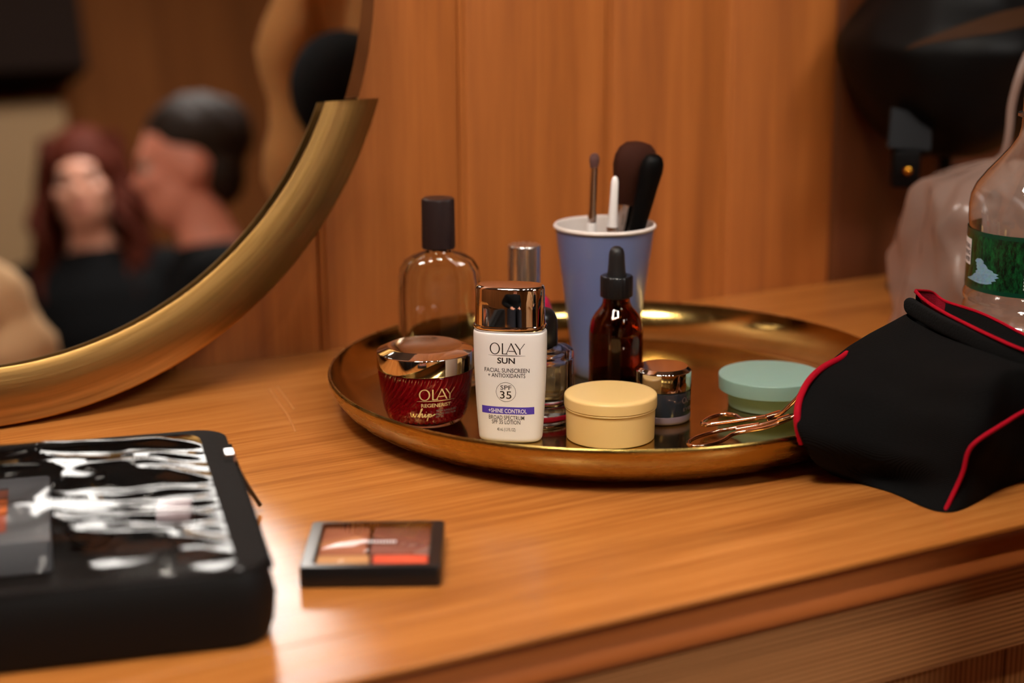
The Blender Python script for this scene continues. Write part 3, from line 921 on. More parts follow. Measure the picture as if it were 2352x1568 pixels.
# ================================================================== blue cup
cc, cr0 = cyl_at(1318, 1455, 872)
cc = on_tray(cc)
kc_ = depth(cc) / 1.209
cup = thing('tumbler', 'blue-grey tumbler with white rim holding makeup brushes', 'cup', cc)
CH, CT, CB = 0.1065 * kc_, 0.0345 * kc_, 0.0212 * kc_
ob('outer_wall', lathe('outer_wall', [(0, 0.0), (CB - 0.0008, 0.0), (CB, 0.0008)] + [(CB + (CT - CB) * t ** 1.05, 0.0008 + (CH - 0.003) * t) for t in [i / 12 for i in range(1, 13)]], 96, 50), M['cup_blue'], cup)
zr = CH - 0.0022
lab(ob('rim', lathe('rim', [(CT, zr), (CT + 0.0010, zr + 0.0004), (CT + 0.0014, zr + 0.0016), (CT + 0.0008, zr + 0.0028), (CT - 0.0004, zr + 0.0030), (CT - 0.0012, zr + 0.0016)], 96, 60), M['cup_white'], cup), 'white rolled rim')
lab(ob('inner_wall', lathe('inner_wall', [(CT - 0.0012, zr + 0.0016), (CT - 0.002, zr - 0.004), (CB - 0.001, 0.004), (0, 0.003)], 96, 60), M['cup_white'], cup), 'white inside')

# brushes standing in the cup
def brush(name, label, pts_px, d, spec, cat='brush'):
    """spec: list of (part, material, [(t along the shaft, radius)], squash)."""
    low = P(*pts_px[1], d)
    top = P(*pts_px[0], d - 0.245 * (P(*pts_px[0], d) - low).length)   # upright, not square to the lens
    ax = (top - low).normalized()
    # run on down to the floor of the cup
    L0 = (top - low).length
    t = thing(name, label, cat, low, 0, 'makeup brushes in the cup')
    q = Vector((0, 0, 1)).rotation_difference(ax)
    for part, mt, pr2, sq in spec:
        v, f = lathe_data(pr2, 32)
        v = [q @ Vector((x, y * sq, z)) for x, y, z in v]
        ob(part, mesh_from(part, v, f, 45), M[mt], t)
    return t
dC = depth(cc) - 0.03
dT = lambda off: depth(cc) - 0.027 + off
# thin eye brush
L1 = (P(1366, 350, dT(0.0)) - P(1358, 560, dT(0.0))).length
brush('makeup_brush', 'thin eyeshadow brush with small mauve tip in the blue cup', [(1366, 350), (1358, 560)], dT(0.004),
      [('handle', 'white_gloss', [(0, -0.088), (0.0022, -0.087), (0.0034, 0.0), (0.0034, 0.014), (0.0027, 0.016), (0, 0.016)], 1.0),
       ('ferrule', 'ferrule', [(0, 0.0155), (0.0030, 0.0155), (0.0032, 0.020), (0.0026, 0.024), (0.0025, L1 - 0.010), (0, L1 - 0.010)], 1.0),
       ('bristles', 'bristle_grey', [(0, L1 - 0.0105), (0.0027, L1 - 0.0105), (0.0037, L1 - 0.006), (0.0036, L1 - 0.003), (0.0022, L1 - 0.0006), (0, L1)], 0.8)])
L2 = (P(1413, 404, dT(0.0)) - P(1404, 560, dT(0.0))).length
brush('makeup_brush', 'glossy white slim brush handle leaning in the middle of the cup', [(1413, 404), (1404, 560)], dT(-0.014),
      [('handle', 'white_gloss', [(0, -0.088), (0.0022, -0.087), (0.0040, 0.0), (0.0038, 0.012), (0.0030, L2 * 0.55), (0.0026, L2 - 0.004), (0.0018, L2 - 0.0012), (0, L2)], 1.0),
       ('ferrule', 'ferrule', [(0.0042, 0.004), (0.0044, 0.005), (0.0042, 0.0105), (0.0038, 0.012)], 1.0)])
L3 = (P(1466, 322, dT(0.0)) - P(1430, 560, dT(0.0))).length
brush('powder_brush', 'large powder brush with fluffy dark brown head in the cup', [(1468, 322), (1428, 560)], dT(0.012),
      [('handle', 'black_gloss', [(0, -0.088), (0.0028, -0.087), (0.0055, 0.001), (0, 0.001)], 1.0),
       ('ferrule', 'ferrule', [(0, 0.0005), (0.0058, 0.0005), (0.0066, 0.010), (0.0086, 0.029), (0, 0.029)], 0.85),
       ('bristles', 'bristle', [(0, 0.0285), (0.0088, 0.0285), (0.0115, 0.036), (0.0150, 0.047), (0.0168, 0.056), (0.0164, 0.063), (0.0140, 0.0685), (0.0095, L3 - 0.0015), (0.004, L3 - 0.0002), (0, L3)], 0.7)])
L4 = (P(1504, 352, dT(0.0)) - P(1462, 560, dT(0.0))).length
brush('makeup_brush', 'thick black rounded brush handle leaning right in the blue cup', [(1506, 350), (1455, 560)], dT(-0.002),
      [('handle', 'lamp_black', [(0, -0.088), (0.0028, -0.087), (0.0058, 0.0), (0.0066, 0.02), (0.0080, 0.045), (0.0086, L4 - 0.012), (0.0080, L4 - 0.006), (0.0060, L4 - 0.002), (0.003, L4 - 0.0003), (0, L4)], 0.8),
       ('ferrule', 'dark_metal', [(0.0062, 0.002), (0.0066, 0.003), (0.0068, 0.009), (0.0064, 0.010)], 0.8)])

# ================================================================== clear glass bottle
bc = on_tray(G(1013, 878))
B_ = thing('glass_bottle', 'clear rounded glass bottle with tall dark brown cap', 'bottle', bc, face_cam(bc, 8))
rings = []
def add_rings(spec, dw):
    for z, a, b_, n in spec:
        rings.append(superring(a - dw, b_ - dw, n, 64, z))
outer = [(0.0, 0.0255, 0.0135, 4), (0.0008, 0.0275, 0.0155, 4), (0.003, 0.0284, 0.0165, 4), (0.02, 0.0286, 0.0168, 4), (0.06, 0.0286, 0.0168, 4), (0.076, 0.0284, 0.0166, 3.8), (0.083, 0.0272, 0.0158, 3.4), (0.0885, 0.0240, 0.0145, 3.0), (0.0920, 0.0185, 0.0125, 2.6), (0.0938, 0.0125, 0.0105, 2.2), (0.0946, 0.0098, 0.0096, 2.0), (0.0975, 0.0094, 0.0094, 2.0)]
add_rings(outer, 0)
inner = [(0.0975, 0.0066, 0.0066, 2.0), (0.094, 0.0068, 0.0068, 2.0), (0.0910, 0.0120, 0.0090, 2.4), (0.0865, 0.0205, 0.0112, 3.0), (0.080, 0.0240, 0.0126, 3.4), (0.070, 0.0252, 0.0134, 3.8), (0.02, 0.0254, 0.0136, 4), (0.0085, 0.0250, 0.0132, 4), (0.0062, 0.0225, 0.0105, 4)]
add_rings(inner, 0)
ob('glass_body', loft('glass_body', rings, angle=60), M['clear_glass'], B_)
V, F = [], []
n_ = 90
cz = [(0.0968, 0.0110), (0.0975, 0.0115), (0.1300, 0.0113), (0.1312, 0.0108)]
for z, r0 in cz:
    for k in range(n_):
        a = 2 * math.pi * k / n_
        rr = r0 + (0.00012 if k % 2 else -0.00012)
        V.append((rr * math.cos(a), rr * math.sin(a), z))
for i in range(3):
    for k in range(n_):
        F.append((i * n_ + k, i * n_ + (k + 1) % n_, (i + 1) * n_ + (k + 1) % n_, (i + 1) * n_ + k))
F.append(tuple(range(n_)))
ob('cap', mesh_from('cap', V, F, 25), M['cap_brown'], B_)
lab(ob('cap_top', lathe('cap_top', [(0.0108, 0.1312), (0.0102, 0.1318), (0.006, 0.1316), (0, 0.1315)], 64, 50), M['cap_brown'], B_), 'dished cap top')

# ================================================================== silver-capped crimson bottle
vc = on_tray(G(1205, 882))
S_ = thing('nail_polish', 'bottle with crimson shoulder and tall satin silver cap behind the white bottle', 'bottle', vc)
ob('body', lathe('body', arc_round([(0, 0.0), (0.0190, 0.0), (0.0200, 0.0015), (0.0202, 0.0395), (0, 0.0395)], [0, 0.0008, 0.001, 0.001, 0], 5), 64, 45), M['silver'], S_)
lab(ob('shoulder', lathe('shoulder', arc_round([(0, 0.0397), (0.0206, 0.0397), (0.0206, 0.050), (0.0170, 0.063), (0.0100, 0.0655), (0.0100, 0.0665), (0, 0.0665)], [0, 0.0005, 0.009, 0.005, 0.001, 0.0002, 0], 6), 64, 45), M['crimson'], S_), 'crimson shoulder')
ob('cap', lathe('cap', [(0, 0.0668)] + arc_round([(0.0108, 0.0668), (0.0112, 0.0672), (0.0112, 0.0990), (0.0105, 0.1000), (0, 0.1002)], [0, 0.0003, 0.0006, 0.0006, 0], 4), 64, 40), M['silver'], S_)

# ================================================================== pink perfume bottle
pc = on_tray(G(1240, 957))
Q_ = thing('perfume_bottle', 'round thick glass bottle of pink scent with domed black cap', 'bottle', pc)
kq = depth(pc) / 1.115
go = arc_round([(0, 0.0), (0.0208, 0.0), (0.0223, 0.0015), (0.0223, 0.0450), (0.0205, 0.0472), (0.0125, 0.0490), (0.0090, 0.0492)], [0, 0.001, 0.001, 0.003, 0.004, 0.002, 0], 5)
gi = arc_round([(0, 0.0110), (0.0140, 0.0100), (0.0176, 0.0135), (0.0180, 0.0400), (0.0150, 0.0440), (0.0082, 0.0455), (0.0080, 0.0492)], [0, 0.003, 0.003, 0.005, 0.004, 0.002, 0], 5)
ob('glass_body', lathe('glass_body', [(r * kq, z * kq) for r, z in go + list(reversed(gi))], 80, 60), M['clear_glass'], Q_)
lab(ob('scent', lathe('scent', [(r * kq, z * kq) for r, z in [(0, 0.0113), (0.0138, 0.0104), (0.0172, 0.0138), (0.0176, 0.0385), (0, 0.0385)]], 64, 40), M['pink_liquid'], Q_), 'pink liquid')
lab(ob('base_ring', lathe('base_ring', [(r * kq, z * kq) for r, z in [(0.0224, 0.0030), (0.0227, 0.0034), (0.0227, 0.0058), (0.0224, 0.0062)]], 80, 40), M['pink_base'], Q_), 'crimson ring near the base')
ob('cap', lathe('cap', [(r * kq, z * kq) for r, z in [(0, 0.0494), (0.0112, 0.0494), (0.0116, 0.0502), (0.0116, 0.0640), (0.0112, 0.0675), (0.0098, 0.0705), (0.0072, 0.0728), (0.0036, 0.0740), (0, 0.0743)]], 64, 45), M['black_plastic'], Q_)

# ================================================================== eyelash curler
cu0 = G(1700, 985, 0.008)
cur = thing('eyelash_curler', 'rose-gold wire eyelash curler with two finger loops on the tray', 'curler', cu0)
def rel(pts, o):
    return [Vector(p) - o for p in pts]
def cpt(x, y, z):
    return G(x, y, z)
lp1 = [(1744, 974, .014), (1691, 982, .010), (1635, 993, .0075), (1595, 1006, .0062), (1580, 1018, .0056), (1594, 1024.5, .0056), (1635, 1020, .0058), (1662, 1010, .0064), (1683, 997, .0078), (1719, 989, .010), (1761, 981, .0135), (1803, 966, .018), (1836, 949, .022)]
ob('finger_loop', tube('finger_loop', rel(spline([cpt(*p) for p in lp1], 6), cu0), 0.0013, 10), M['rose_gold'], cur)
lp2 = [(1770, 955, .017), (1700, 965, .0135), (1630, 974, .0105), (1613, 972, .0100), (1630, 959, .0105), (1662, 951, .0115), (1690, 954, .0120), (1703, 962, .0120), (1730, 962, .0145), (1775, 953, .018)]
ob('finger_loop', tube('finger_loop', rel(spline([cpt(*p) for p in lp2], 6), cu0), 0.0014, 10), M['rose_gold'], cur)
ob('handle_bar', tube('handle_bar', rel(spline([cpt(*p) for p in [(1690, 986, .010), (1744, 976, .0135), (1790, 964, .0175), (1834, 953, .0215)]], 6), cu0), 0.0011, 10), M['rose_gold'], cur)
ob('handle_bar', tube('handle_bar', rel(spline([cpt(*p) for p in [(1622, 977, .0100), (1700, 966, .0128), (1764, 957, .016)]], 6), cu0), 0.0012, 10), M['rose_gold'], cur)
ob('arm', tube('arm', rel(spline([cpt(*p) for p in [(1776, 956, .018), (1795, 948, .021), (1815, 930, .027), (1832, 912, .033), (1846, 893, .039)]], 6), cu0), 0.0013, 10), M['rose_gold'], cur)
jp = cpt(1777, 955, .018)
ax = (cpt(1792, 950, .019) - cpt(1762, 960, .0165)).normalized()
v, f = tube_data(rel([jp - ax * 0.0050, jp - ax * 0.0046, jp + ax * 0.0046, jp + ax * 0.0050], cu0), [0.0020, 0.0027, 0.0027, 0.0020], 12)
ob('hinge', mesh_from('hinge', v, f, 30), M['rose_gold'], cur)
jp2 = cpt(1800, 962, .019)
v, f = tube_data(rel([jp2 - ax * 0.004, jp2 + ax * 0.004], cu0), 0.0023, 12)
ob('rivet', mesh_from('rivet', v, f, 30), M['rose_gold'], cur)

# ================================================================== black pouch with red piping
pz0 = G(2178, 1176, 0.0)
pou = thing('pouch', 'soft black fabric pouch with red piping leaning over the tray', 'bag', pz0)
def mix(a, b, t):
    return a + (b - a) * t
LEV = [
    [G(1905, 1078, 0.0006), G(2045, 1130, 0.0006), G(2178, 1176, 0.0006), G(2300, 1122, 0.0006), G(2430, 1064, 0.0006), G(2190, 1056, 0.0006)],
    [P(1858, 1043, 0.986), P(2035, 1098, .986), P(2198, 1120, .949), P(2310, 1065, .975), P(2445, 1015, 1.0), P(2190, 1010, 1.055)],
    [P(1833, 962, 0.980), P(2030, 1030, .974), P(2224, 1038, .945), P(2320, 985, .965), P(2455, 930, .99), P(2170, 925, 1.06)],
    [P(1862, 872, 1.008), P(2040, 930, .985), P(2240, 945, .945), P(2330, 905, .96), P(2460, 880, .98), P(2150, 850, 1.065)],
    [P(1962, 787, 1.05), P(2090, 850, 1.0), P(2250, 862, .955), P(2340, 850, .96), P(2465, 850, .975), P(2140, 780, 1.065)],
    [P(2082, 722, 1.055), P(2150, 765, 1.025), P(2260, 806, .985), P(2350, 832, .972), P(2470, 850, .970), P(2170, 725, 1.07)],
]
cols = list(zip(*LEV))
fine = [spline(c, 8) for c in cols]
rings = []
for i in range(len(fine[0])):
    rg = spline([f_[i] for f_ in fine], 12, True)
    zmin = TZ + 0.0006
    rg = [Vector((p.x, p.y, max(p.z, zmin))) for p in rg]
    rings.append(rg)
cen = sum((r_[0] for r_ in rings), Vector()) / len(rings)
mid = P(2150, 950, 1.01)
for i, rg in enumerate(rings):
    t_ = i / (len(rings) - 1)
    for k, p in enumerate(rg):
        n_ = (p - mid).normalized()
        am = 0.0022 * math.sin(math.pi * t_) ** 0.7
        # drawn folds that run down to the right, as in soft cloth
        s_ = p.dot(_rt) * 0.45 + p.dot(_up)
        rg[k] = p + n_ * (am * math.sin(s_ * 190 + 2.5 * mnoise.noise(p * 22)) * (0.5 + 0.5 * mnoise.noise(p * 17 + Vector((3, 1, 2)))) + blob_noise(p, 60, 0.0012 * math.sin(math.pi * t_)))
        if rg[k].z < TZ + 0.0005:
            rg[k].z = TZ + 0.0005
ob('shell', loft('shell', [[p - pz0 for p in rg] for rg in rings], (True, False), angle=80), M['pouch'], pou)
# piping: down the front corner, along the side, and round the left edge
fr = [P(2171, 1172, .9455), P(2196, 1120, .9465), P(2213, 1080, .9445), P(2221, 1045, .9420), P(2234, 1022, .9405), P(2262, 1000, .9410), P(2310, 970, .951), P(2352, 945, .960), P(2440, 905, .98)]
v, f = tube_data(rel(spline(fr, 8), pz0), 0.0013, 10)
lab(ob('piping', mesh_from('piping', v, f, 60), M['red_piping'], pou), 'red piping')
lf = [P(1842, 1018, 0.9810), P(1833, 985, 0.9780), P(1831, 950, 0.9785), P(1838, 912, 0.989), P(1860, 872, 1.003), P(1892, 843, 1.018), P(1930, 823, 1.031), P(1945, 812, 1.040)]
v, f = tube_data(rel(spline(lf, 8), pz0), 0.0021, 10)
lab(ob('piping', mesh_from('piping', v, f, 60), M['red_piping'], pou), 'red piping')
def strap(name, path, hgt, th, up=Vector((0, 0, 1)), lean=0.0, taper=0.25):
    path = [Vector(p) for p in path]
    n = len(path)
    rings = []
    for i in range(n):
        t_ = (path[min(i + 1, n - 1)] - path[max(i - 1, 0)]).normalized()
        s_ = t_.cross(up).normalized()
        u_ = (s_.cross(t_)).normalized()
        u_ = (u_ + s_ * lean).normalized()
        k = min(1, (i / (n - 1)) / taper + 0.02) if taper else 1
        k = math.sin(min(1, k) * math.pi / 2) ** 0.6
        rings.append([path[i] + s_ * v.x * th * max(k, 0.3) + u_ * v.y * hgt * k for v in superring(0.5, 0.5, 3, 16, 0)])
    return loft(name, rings, angle=60)
lipp = spline([P(2078, 692, 1.052), P(2105, 712, 1.044), P(2150, 738, 1.026), P(2205, 764, 1.004), P(2280, 799, .982), P(2352, 826, .969), P(2470, 862, .962)], 8)
ob('lip', strap('lip', rel(lipp, pz0), 0.0110, 0.0042, taper=0.12), M['pouch_lip'], pou)
lpt = spline([P(2102, 668, 1.046), P(2125, 690, 1.040), P(2160, 713, 1.023), P(2212, 740, 1.0005), P(2284, 775, .978), P(2352, 804, .9655), P(2470, 842, .958)], 8)
v, f = tube_data(rel(lpt, pz0), 0.0011, 10)
lab(ob('piping', mesh_from('piping', v, f, 60), M['red_piping'], pou), 'red piping')
blp = spline([P(2104, 667, 1.060), P(2140, 671, 1.082), P(2172, 692, 1.078), P(2245, 716, 1.050), P(2300, 741, 1.030), P(2352, 768, 1.014), P(2470, 820, .990)], 8)
v, f = tube_data(rel(blp, pz0), 0.0010, 10)
lab(ob('piping', mesh_from('piping', v, f, 60), M['red_piping'], pou), 'red piping')
n_ = len(blp)
gr = []
for i in range(n_):
    a, b_ = lpt[i], blp[i]
    gr.append([mix(a, b_, j / 8) - Vector((0, 0, 0.016 * math.sin(math.pi * j / 8) * min(1, i / 14))) - pz0 for j in range(9)])
cutn = 17
lab(ob('mesh_lining', loft('mesh_lining', gr[:cutn], closed=False, angle=80), M['red_mesh'], pou), 'dark red mesh lining')
ob('lining', loft('lining', gr[cutn - 1:], closed=False, angle=80), M['pouch'], pou)
ob('back_panel', loft('back_panel', [[p - pz0 for p in blp], [p - pz0 - Vector((0, 0, 0.012)) for p in blp]], closed=False, angle=80), M['pouch_lip'], pou)

# ================================================================== water bottle
wb = G(2361, 946, 0.0)
d_ = ray(2361, 784); d_ = Vector((d_.x, d_.y, 0)).normalized()
wb = Vector((0, 0, TZ)) + d_ * (wb - Vector((0, 0, TZ))).length
WB = thing('water_bottle', 'clear plastic water bottle with dark green forest label', 'bottle', wb, face_cam(wb))
RB = 0.0428
pp = [(0, 0.004), (0.018, 0.002), (0.030, 0.0), (0.038, 0.003), (0.0425, 0.010)]
z = 0.014
while z < 0.078:
    pp += [(0.0432, z), (0.0440, z + 0.003), (0.0432, z + 0.006), (0.0412, z + 0.0085)]
    z += 0.011
pp += [(0.0436, 0.078), (0.0440, 0.081), (0.0432, 0.0835), (0.0422, 0.0855), (0.0422, 0.1255), (0.0428, 0.129), (0.0430, 0.139), (0.0418, 0.146), (0.0385, 0.153), (0.0325, 0.161), (0.0255, 0.169), (0.0190, 0.177), (0.0148, 0.184), (0.0134, 0.190), (0.0132, 0.196), (0.0160, 0.197), (0.0160, 0.199), (0.0132, 0.200), (0.0130, 0.214)]
v, f = lathe_data(pp, 96)
v2 = []
for x, y, z in v:
    a = math.atan2(y, x)
    k = 1.0
    if z > 0.14 and z < 0.185:
        k += 0.012 * math.cos(10 * a) * math.sin(math.pi * (z - 0.14) / 0.045)
    if z < 0.08:
        k += 0.02 * mnoise.noise(Vector((x * 40, y * 40, z * 60)))
    v2.append((x * k, y * k, z))
ob('plastic_body', mesh_from('plastic_body', v2, f, 50), M['pet'], WB)
mt, nt, bs = nodes('forest_label')
N, L = nt.nodes.new, nt.links.new
tc = N('ShaderNodeTexCoord'); mp = N('ShaderNodeMapping'); mp.inputs['Scale'].default_value = (420, 420, 170)
nz = N('ShaderNodeTexNoise'); nz.inputs['Scale'].default_value = 1.0; nz.inputs['Detail'].default_value = 6; nz.inputs['Roughness'].default_value = 0.7
crp = N('ShaderNodeValToRGB')
crp.color_ramp.elements[0].position = 0.42; crp.color_ramp.elements[0].color = srgb(6, 22, 14)
crp.color_ramp.elements[1].position = 0.70; crp.color_ramp.elements[1].color = srgb(22, 104, 52)
L(tc.outputs['Object'], mp.inputs[0]); L(mp.outputs[0], nz.inputs['Vector']); L(nz.outputs['Fac'], crp.inputs[0]); L(crp.outputs[0], bs.inputs['Base Color'])
bs.inputs['Roughness'].default_value = 0.3
M['forest'] = mt
M['label_green'] = pbr('label_green', srgb(10, 64, 44), 0.3)
M['stream'] = pbr('label_stream', srgb(150, 196, 226), 0.35, mottle=0.55, bscale=420)
def wrap(name, z0, z1, r):
    n = 80
    a0, a1 = -math.pi / 2 - R(126), -math.pi / 2 + R(126)
    return loft(name, [[Vector((r * math.cos(a0 + (a1 - a0) * k / n), r * math.sin(a0 + (a1 - a0) * k / n), z)) for k in range(n + 1)] for z in (z0, z1)], closed=False)
lb = ob('label_wrap', wrap('label_wrap', 0.0862, 0.1250, RB), M['forest'], WB)
ob('label_border', wrap('label_border', 0.1222, 0.1250, RB + 0.0001), M['label_green'], lb)
ob('label_border', wrap('label_border', 0.0862, 0.0890, RB + 0.0001), M['label_green'], lb)
def lmap(eps):
    def f(px, py):
        s_ = max(-0.995, min(0.995, (px - 2361) / 153.0))
        a = -math.pi / 2 + math.asin(s_)
        zz = 0.0862 + (655 + 18 * math.cos(math.asin(s_)) - py) / 138 * 0.0388
        r = RB + eps
        return (r * math.cos(a), r * math.sin(a), zz)
    return f
rows = [(590, 2238, 2246), (593, 2235, 2250), (597, 2233, 2253), (600, 2237, 2252), (604, 2236, 2258), (608, 2238, 2261), (612, 2237, 2263), (616, 2240, 2274), (620, 2235, 2276), (623, 2237, 2288), (627, 2232, 2282), (630, 2230, 2289), (634, 2226, 2279), (638, 2217, 2283), (641, 2222, 2272), (645, 2236, 2274), (648, 2246, 2262)]
SV, SF = [], []
for y_, xa, xb in rows:
    SV += [(xa + (xb - xa) * q / 6, y_) for q in range(7)]
for r_ in range(len(rows) - 1):
    SF += [(r_ * 7 + q, r_ * 7 + q + 1, r_ * 7 + q + 8, r_ * 7 + q + 7) for q in range(6)]
printed('stream_picture', [(SV, SF)], lmap(0.0003), M['stream'], lb)
def amap(eps):
    def f(u, v):                        # u metres round the label from its right edge, v height
        a = -math.pi / 2 - R(65) + u / RB
        return ((RB + eps) * math.cos(a), (RB + eps) * math.sin(a), v)
    return f
pzt, pzb = 0.1185, 0.1015
printed('panel', [rect2(-0.034, 0.0, pzb, pzt, 24, 2)], amap(0.0003), M['white_ink'], lb)
tx = []
for r_, wd_ in enumerate(('NATURAL', 'SPRING', 'WATER')):
    w0 = (0.0135, 0.0115, 0.0105)[r_]
    tx.append(place2(text_data(wd_, w0, 0.0030, 0.01), -0.0008 - w0 / 2, 0.1122 - 0.0044 * r_))
printed('panel_lettering', tx, amap(0.0005), M['ink'], lb)
marks = []
y0 = 556
while y0 < 650:
    h_ = random.uniform(3, 6)
    marks += [rect2(2343, 2344.3, y0, y0 + h_, 1, 1), rect2(2347.5, 2349, y0, y0 + h_, 1, 1), rect2(2343, 2349, y0 + random.choice([0, h_ / 2, h_ - 1.2]), y0 + h_, 1, 1) if random.random() < .5 else rect2(2343, 2349, y0, y0 + 1.2, 1, 1)]
    y0 += h_ + 3
printed('side_print', marks, lmap(0.0003), M['white_ink'], lb)

# ================================================================== frosted plastic bag
bg0 = G(2052, 752, 0.0)
BG = thing('plastic_bag', 'crumpled frosted translucent plastic bag behind the water bottle', 'bag', bg0)
def bag_level(lx, ly, dl, y_f, df, yr, zmin=None):
    return [P(lx, ly, dl), P(lx + 70, ly + (y_f - ly) * 0.5, (dl + df) / 2 - 0.01), P(2230, y_f, df), P(2360, y_f, df + 0.01), P(2500, yr, df + 0.03), P(2480, yr - 30, df + 0.12), P(2300, y_f - 40, df + 0.13), P(lx + 60, ly - 20, dl + 0.05)]
LV = [[G(2052, 752, 0.0006), G(2130, 790, 0.0006), G(2230, 806, 0.0006), G(2360, 806, 0.0006), G(2500, 800, 0.0006), G(2480, 750, 0.0006), G(2300, 728, 0.0006), G(2110, 728, 0.0006)],
      bag_level(2072, 690, 1.352, 735, 1.285, 740), bag_level(2086, 610, 1.345, 640, 1.275, 640), bag_level(2100, 520, 1.335, 545, 1.27, 540),
      bag_level(2112, 445, 1.33, 460, 1.275, 450), bag_level(2124, 410, 1.328, 425, 1.285, 420)]
cols = [spline(c, 8) for c in zip(*LV)]
rings = []
for i in range(len(cols[0])):
    rg = spline([c[i] for c in cols], 14, True)
    t_ = i / (len(cols[0]) - 1)
    ce = sum(rg, Vector()) / len(rg)
    out = []
    for p in rg:
        n_ = (p - ce); n_.z = 0; n_.normalize()
        d1 = 0.018 * mnoise.noise(Vector((p.x * 22, p.y * 22, p.z * 9))) + 0.012 * mnoise.noise(Vector((p.x * 60 + 9, p.y * 60, p.z * 24)))
        d1 += 0.009 * (1 - abs(math.sin(p.dot(_rt) * 70 + p.z * 30 + 3 * mnoise.noise(p * 12))))
        q = p + n_ * d1 * (0.25 + 0.75 * math.sin(math.pi * min(1, t_ * 0.85 + 0.1)))
        q.z = max(q.z, TZ + 0.0005)
        out.append(q)
    rings.append(out)
top_c = P(2300, 380, 1.33)
for s_ in (0.25, 0.5, 0.75, 0.95):
    base = rings[-1] if s_ == 0.25 else base0
    if s_ == 0.25:
        base0 = rings[-1]
    rings.append([mix(p, top_c, s_) + Vector((0, 0, 0.006 * math.sin(s_ * 1.6) + 0.003 * mnoise.noise(p * 40))) for p in base0])
ob('film_body', loft('film_body', [[p - bg0 for p in rg] for rg in rings], (False, False), angle=80), M['frost'], BG)
h1 = spline([P(2288, 372, 1.325), P(2308, 350, 1.322), P(2318, 300, 1.318), P(2324, 240, 1.316), P(2340, 180, 1.315), P(2366, 120, 1.32), P(2410, 90, 1.33)], 6)
ob('handle', strap('handle', rel(h1, bg0), 0.004, 0.009, up=Vector((0.3, -0.9, 0.1)), taper=0), M['frost'], BG)
h2 = spline([P(2300, 376, 1.322), P(2330, 348, 1.318), P(2352, 315, 1.315), P(2380, 270, 1.318), P(2410, 200, 1.325)], 6)
ob('handle', strap('handle', rel(h2, bg0), 0.004, 0.009, up=Vector((0.3, -0.9, 0.1)), taper=0), M['frost'], BG)

# ================================================================== black lamp behind the plastic bag
DL = 1.45
lsh = P(2186, 110, DL)
lb0 = Vector((lsh.x, lsh.y, TZ))
LM = thing('table_lamp', 'unlit black lamp with bulging dark shade in the upper right corner', 'lamp', lb0)
k = DL / 1.4
zs = lsh.z - TZ
shp = [(0.020, -0.088), (0.040, -0.083), (0.060, -0.068), (0.076, -0.046), (0.088, -0.020), (0.0925, -0.004), (0.0925, 0.006), (0.086, 0.018), (0.0660, 0.044), (0.052, 0.075), (0.046, 0.10), (0.040, 0.105), (0, 0.106)]
shp = spline([(r, z, 0) for r, z in shp], 3)
v, f = lathe_data([(0.0, -0.0885 * k + zs)] + [(max(p.x, 0) * k, p.y * k + zs) for p in shp], 72)
v = [Vector(q) * 1.0 + Vector((q[0], q[1], 0)).normalized() * blob_noise(q, 30, 0.004) if abs(q[0]) + abs(q[1]) > 1e-6 else Vector(q) for q in v]
ob('shade', mesh_from('shade', v, f, 60), M['lamp_black'], LM)
from mathutils.bvhtree import BVHTree
_bv = BVHTree.FromPolygons([Vector(q) + lb0 for q in v], f)
def on_shade(px, py):
    d = ray(px, py).normalized()
    h = _bv.ray_cast(CAM, d)
    return (h[0] - d * 0.0012 - lb0) if h[0] else None
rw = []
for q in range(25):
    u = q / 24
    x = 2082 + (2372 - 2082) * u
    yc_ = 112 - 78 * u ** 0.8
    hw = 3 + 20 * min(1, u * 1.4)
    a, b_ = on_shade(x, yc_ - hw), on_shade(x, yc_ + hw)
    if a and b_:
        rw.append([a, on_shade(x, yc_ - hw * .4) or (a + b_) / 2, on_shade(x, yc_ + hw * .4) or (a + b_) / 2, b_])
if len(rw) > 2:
    lab(ob('sheen_streak', loft('sheen_streak', rw, closed=False, angle=80), fabric('brown_sheen', srgb(50, 28, 11), 0.7, 500, 0.2), LM), 'brown sheen painted on the shade')  # reflected streak on the shade, laid on as a brown strip
ob('pole', tube('pole', [(0, 0, 0.011), (0, 0, zs - 0.086 * k)], 0.0052, 14), M['lamp_black'], LM)
ob('base', lathe('base', arc_round([(0, 0.0), (0.045, 0.0), (0.045, 0.008), (0.008, 0.0115), (0, 0.012)], [0, 0.001, 0.002, 0.003, 0], 4), 48, 40), M['lamp_black'], LM)
def lrel(x, y, d):
    return P(x, y, d) - lb0
a0, a1, a2, a3 = lrel(2046, 285, 1.40), lrel(2140, 305, 1.41), lrel(2138, 345, 1.40), lrel(2040, 338, 1.39)
bk = _fw * 0.006
bk2 = Vector((0, 0, 0.014))
lab(ob('joint_plate', mesh_from('joint_plate', [a0 + bk2, a1 + bk2, a2, a3, a0 + bk + bk2, a1 + bk + bk2, a2 + bk, a3 + bk], [(0, 1, 2, 3), (4, 5, 6, 7), (0, 1, 5, 4), (1, 2, 6, 5), (2, 3, 7, 6), (3, 0, 4, 7)], 20), M['lamp_grey'], LM), 'dark grey plate')
hc = lrel(2078, 386, 1.405)
hs = box('switch_housing', (-0.012, -0.008, -0.016), (0.012, 0.008, 0.016), 0.004, 3)
o = ob('switch_housing', hs, M['lamp_black'], LM)
o.location = hc; o.rotation_euler = (0, 0, -CAM_YAW)
o2 = ob('knob', lathe('knob', [(0, 0), (0.0032, 0.0004), (0.0036, 0.003), (0.0022, 0.0045), (0, 0.005)], 24, 60), M['knob_brass'], LM)
o2.location = lrel(2084, 391, 1.395); o2.rotation_euler = (R(90), 0, -CAM_YAW)
